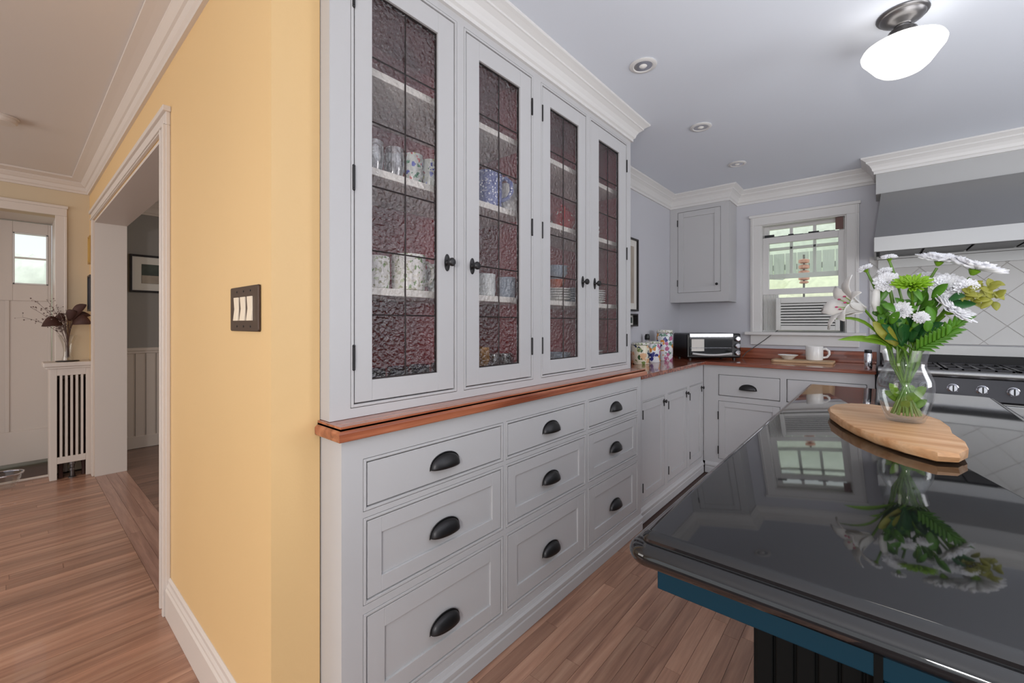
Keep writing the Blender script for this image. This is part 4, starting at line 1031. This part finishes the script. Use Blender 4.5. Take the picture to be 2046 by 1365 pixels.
for i in range(9):
    tx = VC[0]+r3.uniform(-0.06, 0.06); ty = VC[1]+r3.uniform(-0.24, -0.02); tz = 1.24+r3.uniform(0, 0.20)-abs(ty-VC[1]+0.1)*0.3
    t = thing('dried_sprig', 'thin grey sprig with tiny dried buds reaching left over the radiator cover', 'dried sprig', tuple(V3+Vector((r3.uniform(-.012, .012), r3.uniform(-.012, .012), 0.005))), 0, 'grey dried sprigs in the hall vase')
    cv = curve_pts(t.location, (VC[0], VC[1], 1.2), (tx, ty, tz), 12)
    build(MB().tube(cv, 0.0013, 5), 'stem', 'dried_grey', t)
    bd = MB()
    for k in range(16):
        p = cv[6+k % 7]+Vector((r3.uniform(-.03, .03), r3.uniform(-.04, .04), r3.uniform(-.02, .035)))
        bd.ball(p, r3.uniform(0.003, 0.006), 6, 4)
        bd.tube([cv[6+k % 7], p], 0.0006, 3)
    b2 = build(bd, 'buds', 'dried_grey', t); b2['kind'] = 'stuff'
def frame_y(name, label, y, x0, x1, z0, z1, fm, art):
    t = thing(name, label, 'picture', ((x0+x1)/2, y, z0))
    f = MB().box(x0, x0+0.014, y-0.022, y-0.0005, z0, z1).box(x1-0.014, x1, y-0.022, y-0.0005, z0, z1).box(x0+0.014, x1-0.014, y-0.022, y-0.0005, z0, z0+0.014).box(x0+0.014, x1-0.014, y-0.022, y-0.0005, z1-0.014, z1)
    build(f, 'frame', fm, t, 0.002)
    build(MB().box(x0+0.014, x1-0.014, y-0.012, y-0.001, z0+0.014, z1-0.014), 'print', art, t)
frame_y('picture_frame', 'small gilt picture frame high beside the front door corner', YY, -4.99, -4.862, 1.715, 1.94, 'frame_gold', 'paper')
frame_y('picture_frame', 'dark picture frame hung low beside the front door corner', YY, -5.02, -4.845, 1.325, 1.62, 'frame_black', 'photo_blue')
pd = frame_x('framed_photograph', 'black framed beach photograph with white mount on the grey wall', -5.523, 0.744, 1.26, 1.53, 1.90, 'frame_black', 'photo_dark', mat_w=0.07)
build(MB().box(-5.5123, -5.5112, 0.836, 1.168, 1.622, 1.70), 'shore', 'photo_sand', pd)
cg = thing('glass_dish', 'clear crystal dish on the floor before the front door', 'dish', (-4.93, -0.03, 0))
build(MB().lathe([(0.05, 0.001), (0.052, 0.008), (0.078, 0.06), (0.094, 0.105), (0.090, 0.105), (0.072, 0.058), (0.04, 0.014), (0.0001, 0.014)], n=12, smooth=False), 'bowl', 'clear_glass', cg, world_co=False)
build(MB().lathe([(0.088, 0.098), (0.097, 0.102), (0.097, 0.109), (0.088, 0.108)], n=24, caps=False), 'rim', 'chrome', cg, world_co=False)

# ------------------------------------------------------------------ olive-wood slab, vase and fresh flowers on the island
sb_pts = [(-0.128, 1.79), (-0.118, 1.70), (-0.085, 1.59), (-0.05, 1.50), (-0.005, 1.42), (0.05, 1.355), (0.10, 1.318), (0.135, 1.335), (0.155, 1.40), (0.158, 1.48), (0.146, 1.57), (0.150, 1.66), (0.140, 1.76), (0.10, 1.86), (0.04, 1.93), (-0.02, 1.955), (-0.075, 1.93), (-0.115, 1.87)]
sbm = MB(); n = len(sb_pts)
cx_ = sum(p[0] for p in sb_pts)/n; cy_ = sum(p[1] for p in sb_pts)/n
rr = random.Random(5)
L0 = []
for z, s_ in ((0.9126, 0.93), (0.918, 0.985), (0.930, 1.0), (0.938, 0.99), (0.940, 0.975)):
    L0.append([(cx_+(a-cx_)*(s_+rr.uniform(-.012, .012)), cy_+(b_-cy_)*(s_+rr.uniform(-.008, .008)), z) for a, b_ in sb_pts])
sbm.add([p for r in L0 for p in r], [(i*n+k, i*n+(k+1) % n, (i+1)*n+(k+1) % n, (i+1)*n+k) for i in range(4) for k in range(n)], True)
sbm.f.append(tuple(4*n+k for k in range(n))); sbm.sm.append(False); sbm.f.append(tuple(range(n))[::-1]); sbm.sm.append(False)
tag(build(sbm, 'wood_slab', 'slab_wood'), 'live-edge wooden serving slab under the vase on the black island top', 'board')

FV = (0.059, 1.67, 0.9405)
vz = thing('glass_vase', 'clear bulbous glass vase of white flowers on the wooden slab', 'vase', FV)
vp = [(0.036, 0.0), (0.041, 0.003), (0.050, 0.025), (0.059, 0.06), (0.0635, 0.095), (0.062, 0.118), (0.053, 0.142), (0.046, 0.158), (0.047, 0.176), (0.053, 0.205)]
build(MB().lathe(vp+[(0.0505, 0.205), (0.0445, 0.176), (0.0435, 0.158), (0.0505, 0.142), (0.0595, 0.118), (0.061, 0.095), (0.0565, 0.06), (0.0475, 0.026), (0.036, 0.010), (0.0001, 0.010)], n=36), 'body', 'clear_glass', vz, world_co=False)
build(MB().lathe([(0.0001, 0.0105), (0.0355, 0.0105), (0.047, 0.0265), (0.056, 0.06), (0.0605, 0.095), (0.059, 0.116), (0.0001, 0.116)], n=30), 'water', 'water', vz, world_co=False)

r5 = random.Random(21)
neck = Vector((FV[0], FV[1], FV[2]+0.165))
nst = [0]
def stem_base():
    k = nst[0]; nst[0] += 1
    a = k*2.399; r = 0.024+0.013*((k*0.37) % 1)
    return Vector((FV[0]+r*math.cos(a), FV[1]+r*math.sin(a), FV[2]+0.020))
def stem_curve(b0, end):
    a = b0; e = Vector(end)
    off = Vector((-(b0.x-FV[0])*0.75, -(b0.y-FV[1])*0.75, 0)) + Vector(((e.x-FV[0])*0.10, (e.y-FV[1])*0.10, 0))
    if off.length > 0.03: off = off.normalized()*0.03
    nk = neck+off
    p1 = [a.lerp(nk, t) for t in (0, 0.25, 0.5, 0.75)]
    p2 = curve_pts(nk, nk+Vector(((e.x-nk.x)*0.15, (e.y-nk.y)*0.15, (e.z-nk.z)*0.55)), e, 8)
    return p1+p2
def flower(name, label, cat, end, group=None, r=0.0032, sm='stem_green'):
    b0 = stem_base()
    t = thing(name, label, cat, tuple(b0), 0, group)
    cv = stem_curve(b0, end)
    build(MB().tube(cv, r, 7), 'stem', sm, t)
    return t, cv
def mum_mesh(c, nrm, R, layers=5, per=22, cup=0.5, wd=0.34):
    layers += 2
    """a chrysanthemum head: rings of narrow cupped petals"""
    c = Vector(c); nrm = Vector(nrm).normalized()
    q = nrm.to_track_quat('Z', 'Y')
    m = MB()
    for l in range(layers):
        el = math.radians(4+cup*150*l/layers)
        rl = R*(1-0.10*l); k = max(6, int(per*(1-0.09*l)))
        for i in range(k):
            a = 2*math.pi*(i+0.5*(l % 2))/k+r5.uniform(-.08, .08)
            e2 = el+r5.uniform(-.1, .1); ln = rl*r5.uniform(0.88, 1.06)
            d = Vector((math.cos(a)*math.cos(e2), math.sin(a)*math.cos(e2), math.sin(e2)))
            s_ = Vector((-math.sin(a), math.cos(a), 0)); nn = d.cross(s_)*-1
            w_ = ln*wd/2
            vs_ = []
            for t, ww, lift in ((0.12, 0.5, 0), (0.45, 1.0, 0.03), (0.8, 0.95, 0.05), (1.0, 0.35, 0.12)):
                p = d*ln*t+Vector((0, 0, 1))*ln*lift
                vs_ += [c+q @ (p-s_*w_*ww+Vector((0, 0, .004))*ww), c+q @ p, c+q @ (p+s_*w_*ww+Vector((0, 0, .004))*ww)]
            fs = [(r_*3+j, r_*3+j+1, r_*3+j+4, r_*3+j+3) for r_ in range(3) for j in range(2)]
            m.add(vs_, fs, True)
    return m
def calyx(t, c, nrm, R, mt='leaf_bright'):
    nrm = Vector(nrm).normalized(); q = nrm.to_track_quat('Z', 'Y')
    if R > 0.04: R *= 0.6
    m = MB().lathe([(0.003, -R*0.42), (R*0.2, -R*0.30), (R*0.34, -R*0.06), (R*0.28, 0.0), (0.0001, 0.002)], n=10)
    build(m.xf(Matrix.Translation(c) @ q.to_matrix().to_4x4()), 'calyx', mt, t)
def add_leaves(t, cv, k0, n, ln, mt, wd=0.022):
    for i in range(n):
        p = cv[min(len(cv)-2, k0+i)]
        a = r5.uniform(0, 6.28)
        d = Vector((math.cos(a), math.sin(a)*0.8, r5.uniform(0.2, 0.9))).normalized()
        build(leaf_mesh(p, p+d*ln*r5.uniform(.8, 1.2), wd, Vector((0, 0, 0.012)), 6), 'leaf', mt, t, solid=0.0007)
GF = 'white chrysanthemums in the vase'
heads = [
 ('round white bud furthest left, beside the hood', (-0.028, 1.64, 1.380), (-0.5, -0.3, 1), 0.021, 5, 0.62),
 ('small white flower topmost in the bouquet with bright green base', (0.025, 1.66, 1.410), (0.0, -0.2, 1), 0.020, 5, 0.55),
 ('small white flower just under the topmost one', (0.015, 1.63, 1.368), (-0.3, -0.5, 1), 0.020, 5, 0.5),
 ('white daisy head left of the green chrysanthemum', (0.020, 1.60, 1.336), (-0.2, -1, 0.5), 0.032, 4, 0.30),
 ('white flower head below the green chrysanthemum', (0.048, 1.58, 1.256), (-0.2, -1, 0.4), 0.026, 5, 0.45),
 ('small ruffled white flower low in the middle of the bouquet', (0.086, 1.57, 1.236), (0.1, -1, 0.3), 0.019, 5, 0.5),
 ('big white chrysanthemum facing right above the feathery leaves', (0.146, 1.60, 1.254), (0.75, -0.35, 0.75), 0.052, 5, 0.32),
 ('white chrysanthemum right behind the green one', (0.110, 1.70, 1.345), (0.1, -0.3, 1), 0.040, 5, 0.4),
 ('white chrysanthemum in the middle right of the bouquet', (0.138, 1.62, 1.318), (0.2, -1, 0.5), 0.040, 5, 0.4),
 ('white chrysanthemum beside the yellow-green berries', (0.172, 1.60, 1.310), (0.4, -1, 0.4), 0.030, 5, 0.45),
 ('high white chrysanthemum in front of the hood lip', (0.128, 1.66, 1.392), (0.25, -0.25, 1), 0.052, 5, 0.30),
 ('large flat white chrysanthemum furthest right in the bouquet', (0.193, 1.64, 1.362), (0.42, -0.15, 1), 0.062, 5, 0.24),
]
for lb, c, nr, R, ly, cup in heads:
    nv = Vector(nr).normalized()
    t, cv = flower('chrysanthemum', lb, 'flower', Vector(c)-nv*R*0.35, GF)
    build(mum_mesh(c, nr, R, ly, 22 if R > 0.03 else 15, cup), 'bloom', 'petal_white', t, solid=0.0006)
    calyx(t, c, nr, R)
    if R > 0.03: add_leaves(t, cv, 6, 2, 0.05, 'leaf_green', 0.02)
t, cv = flower('chrysanthemum', 'bright green chrysanthemum in the centre of the bouquet', 'flower', (0.069, 1.575, 1.316))
build(mum_mesh((0.069, 1.572, 1.322), (0.0, -0.6, 1), 0.046, 7, 22, 0.5, 0.2), 'bloom', 'petal_green', t, solid=0.0006)
add_leaves(t, cv, 7, 4, 0.05, 'leaf_green', 0.022)
# lily
t, cv = flower('lily', 'open white lily with curling petals furthest left in the bouquet', 'flower', (-0.030, 1.585, 1.262), r=0.0032)
lc = Vector((-0.030, 1.585, 1.262)); ax = Vector((-0.78, -0.45, 0.28)).normalized()
q = ax.to_track_quat('Z', 'Y')
for i in range(6):
    a = math.radians(60*i+18)
    d = Vector((math.cos(a), math.sin(a), 0))
    m = MB(); vs_ = []
    s_ = Vector((-math.sin(a), math.cos(a), 0)); ln = 0.112 if i % 2 else 0.102; W_ = 0.027 if i % 2 else 0.019
    for k in range(9):
        u = k/8
        rad = 0.004+0.055*u**1.35+0.012*u; h = ln*math.sin(u*1.9)*0.62
        if u > 0.75: rad += 0.012*(u-0.75)*4
        p = d*rad+Vector((0, 0, h))
        w_ = W_*math.sin(math.pi*min(1, 0.1+u*0.88))**0.75
        vs_ += [lc+q @ (p-s_*w_+Vector((0, 0, 0.004*u))), lc+q @ p, lc+q @ (p+s_*w_+Vector((0, 0, 0.004*u)))]
    m.add(vs_, [(r_*3+j, r_*3+j+1, r_*3+j+4, r_*3+j+3) for r_ in range(8) for j in range(2)], True)
    build(m, 'petal', 'petal_lily', t, solid=0.0008)
for i in range(5):
    a = 2*math.pi*i/5
    e = lc+q @ Vector((math.cos(a)*0.02, math.sin(a)*0.02, 0.062))
    s_ = build(MB().tube([lc, lc.lerp(e, .5)+q @ Vector((0, 0, 0.004)), e], 0.001, 5), 'stamen', 'petal_green', t)
    build(MB().ball(e, 0.0042, 8, 6, (1, 1, 0.6)), 'anther', 'lily_throat', s_)
t2, cv2 = flower('lily_bud', 'closed pale lily bud rising beside the open lily', 'flower', (-0.004, 1.60, 1.26), r=0.003)
build(MB().tube([(-0.004, 1.60, 1.256), (-0.006, 1.598, 1.28), (-0.004, 1.60, 1.31), (0.002, 1.603, 1.335)], [0.006, 0.011, 0.009, 0.002], 10), 'bud', 'petal_lily', t2)
# foliage
def foliage(label, base_end, leaves, mt, name='foliage_stem'):
    t, cv = flower(name, label, 'foliage', base_end, None, 0.0022)
    for a, b_, wd, bend in leaves:
        build(leaf_mesh(a, b_, wd, Vector(bend), 9, Vector((0.1, -0.9, 0.45))), 'leaf', mt, t, solid=0.0008)
    return t, cv
foliage('long bright green lily leaf pointing left from the vase rim', (0.030, 1.64, 1.158), [((0.030, 1.64, 1.155), (-0.092, 1.60, 1.172), 0.020, (0, 0, 0.012)), ((0.03, 1.64, 1.15), (-0.03, 1.56, 1.18), 0.016, (0, 0, 0.016))], 'leaf_bright', 'leaf_blade')
foliage('thin arching green leaf above the long lily leaf', (0.018, 1.63, 1.165), [((0.018, 1.63, 1.162), (-0.115, 1.58, 1.232), 0.010, (0.01, 0, 0.032))], 'leaf_bright', 'leaf_blade')
foliage('broad olive-yellow leaf leaning left over the vase rim', (0.036, 1.615, 1.165), [((0.040, 1.61, 1.160), (-0.012, 1.575, 1.226), 0.038, (-0.004, -0.01, 0.008))], 'leaf_olive', 'leaf_blade')
ctr = []
for k in range(30):
    a = r5.uniform(-0.01, 0.15); b_ = r5.uniform(1.55, 1.70); z = r5.uniform(1.16, 1.26)
    ctr.append(((0.06+(a-0.06)*0.3, 1.65+(b_-1.65)*0.3, 1.150+r5.uniform(0, .03)), (a, b_, z), r5.uniform(0.02, 0.032), (0, 0, 0.012)))
foliage('dense dark green leaves in the middle above the vase rim', (0.062, 1.64, 1.19), ctr, 'leaf_dark')
fern = []
for k in range(9):
    u = k/8
    p = Vector((0.085, 1.63, 1.155)).lerp(Vector((0.155, 1.60, 1.215)), u)
    fern.append((tuple(p), (p.x+0.035, p.y-0.01, p.z+0.002+0.022*u), 0.010, (0, 0, 0.004)))
    fern.append((tuple(p), (p.x+0.004, p.y-0.02, p.z+0.034), 0.010, (0.004, 0, 0.004)))
foliage('feathery green leaves reaching right above the vase rim', (0.155, 1.60, 1.215), fern, 'leaf_green')
fern = []
for k in range(8):
    u = k/7
    p = Vector((0.08, 1.60, 1.15)).lerp(Vector((0.135, 1.57, 1.19)), u)
    fern.append((tuple(p), (p.x+0.036, p.y-0.01, p.z-0.004+0.02*u), 0.011, (0, 0, 0.004)))
    fern.append((tuple(p), (p.x-0.002, p.y-0.02, p.z+0.03), 0.011, (0.004, 0, 0.004)))
foliage('second spray of feathery leaves low on the right of the bouquet', (0.135, 1.57, 1.19), fern, 'leaf_green')
by = []
for k in range(40):
    p = Vector((0.196+r5.uniform(-.034, .034), 1.60+r5.uniform(-.03, .03), 1.298+r5.uniform(-.026, .026)))
    d = Vector((r5.uniform(-.5, 1), r5.uniform(-.6, .2), r5.uniform(-.5, .6))).normalized()
    by.append((tuple(p), tuple(p+d*0.028), 0.016, (0, 0, 0.002)))
foliage('cluster of small yellow-green leaves furthest right under the large white flower', (0.19, 1.61, 1.295), by, 'leaf_olive')
foliage('dark green leaf on the right between two white chrysanthemums', (0.150, 1.59, 1.272), [((0.140, 1.59, 1.276), (0.188, 1.575, 1.270), 0.026, (0, 0, -0.004)), ((0.140, 1.59, 1.28), (0.170, 1.57, 1.292), 0.02, (0, 0, 0.004))], 'leaf_dark', 'leaf_blade')
grn = []
for k in range(34):
    a = r5.uniform(-0.005, 0.14); b_ = r5.uniform(1.56, 1.66); z = r5.uniform(1.22, 1.31)
    grn.append(((a, b_, z-0.02), (a+r5.uniform(-.03, .03), b_+r5.uniform(-.03, .01), z+r5.uniform(-.01, .03)), r5.uniform(0.014, 0.024), (0, 0, 0.004)))
foliage('mid-green leaves scattered between the white flowers', (0.06, 1.61, 1.27), grn, 'leaf_green')

wl = []
for k in range(11):
    a = k*0.57+r5.uniform(0, .5); z0 = r5.uniform(0.035, 0.07)
    p = Vector((FV[0]+0.018*math.cos(a), FV[1]+0.018*math.sin(a), FV[2]+z0))
    e = Vector((FV[0]+0.046*math.cos(a+.4), FV[1]+0.046*math.sin(a+.4), FV[2]+z0+r5.uniform(0.02, 0.05)))
    wl.append((tuple(p), tuple(e), 0.02, (0, 0, 0.004)))
foliage('green leaves floating inside the water of the vase', (FV[0], FV[1], 1.15), wl, 'leaf_bright')

# ------------------------------------------------------------------ outdoors
struct('ground', MB().box(-30, 30, 4.6, 40, -0.6, -0.5), 'hedge')
struct('ground_front', MB().box(-30, -5.7, -20, 4.6, -0.6, -0.5), 'hedge')
def bush(name, label, c, r, mt, seed, n=24, m=14):
    rs = random.Random(seed); ph = [(rs.uniform(2, 7), rs.uniform(2, 7), rs.uniform(0, 6)) for _ in range(6)]
    b = MB(); vs_ = []; fs = []
    for i in range(m+1):
        th = math.pi*i/m
        for k in range(n):
            a = 2*math.pi*k/n
            s_ = 1+sum(0.05*math.sin(p[0]*a+p[2])*math.sin(p[1]*th) for p in ph)
            vs_.append((c[0]+r[0]*s_*math.sin(th)*math.cos(a), c[1]+r[1]*s_*math.sin(th)*math.sin(a), c[2]+r[2]*s_*math.cos(th)))
    for i in range(m):
        for k in range(n): fs.append((i*n+k, (i+1)*n+k, (i+1)*n+(k+1) % n, i*n+(k+1) % n))
    b.add(vs_, fs, True)
    return tag(build(b, name, mt), label, 'bush')
bush('hedge', 'pale green hedge low outside the kitchen window', (-1.0, 7.6, 0.6), (3.2, 0.6, 1.27), 'hedge', 1)
bush('tree_foliage', 'light foliage above the grey fence outside the kitchen window', (-0.6, 13.5, 3.4), (3.5, 1.2, 1.3), 'pale_foliage', 2)
fc = thing('fence', 'grey board fence outside the kitchen window', 'fence', (-0.9, 10.0, -0.5))
fb = None
for k in range(22):
    if fb is None: fb = build(MB().box(-3.2, -3.02, 10.0, 10.03, -0.5, 2.62), 'board', 'fence_grey', fc)
    else:
        o = fb.copy(); COL.objects.link(o); o.parent = fc; o.location = (k*0.2, 0, 0)
build(MB().box(-3.3, 1.3, 10.03, 10.1, 2.3, 2.4), 'rail', 'fence_grey', fc)
bf = thing('lantern', 'copper-coloured striped lantern on a post outside the kitchen window', 'lantern', (-0.70, 6.4, 1.72))
build(MB().lathe([(0.03, 0.0), (0.05, 0.01), (0.05, 0.02), (0.04, 0.03)], n=16), 'base', 'copper', bf, world_co=False)
for k in range(4):
    build(MB().lathe([(0.035, 0.04+k*0.07), (0.058, 0.05+k*0.07), (0.058, 0.085+k*0.07), (0.035, 0.095+k*0.07)], n=16), 'tier', 'copper', bf, world_co=False)
build(MB().tube([(0, 0, -2.22), (0, 0, 0.36)], 0.012, 6), 'post', 'cord_grey', bf, world_co=False)
bush('shrub', 'soft green shrub outside the front door window', (-9.5, 0.3, 1.0), (0.8, 1.6, 1.15), 'pale_foliage', 4)
bush('shrub', 'dark green shrub low outside the front door window', (-7.6, 0.45, 0.5), (0.5, 0.9, 1.0), 'hedge', 5)
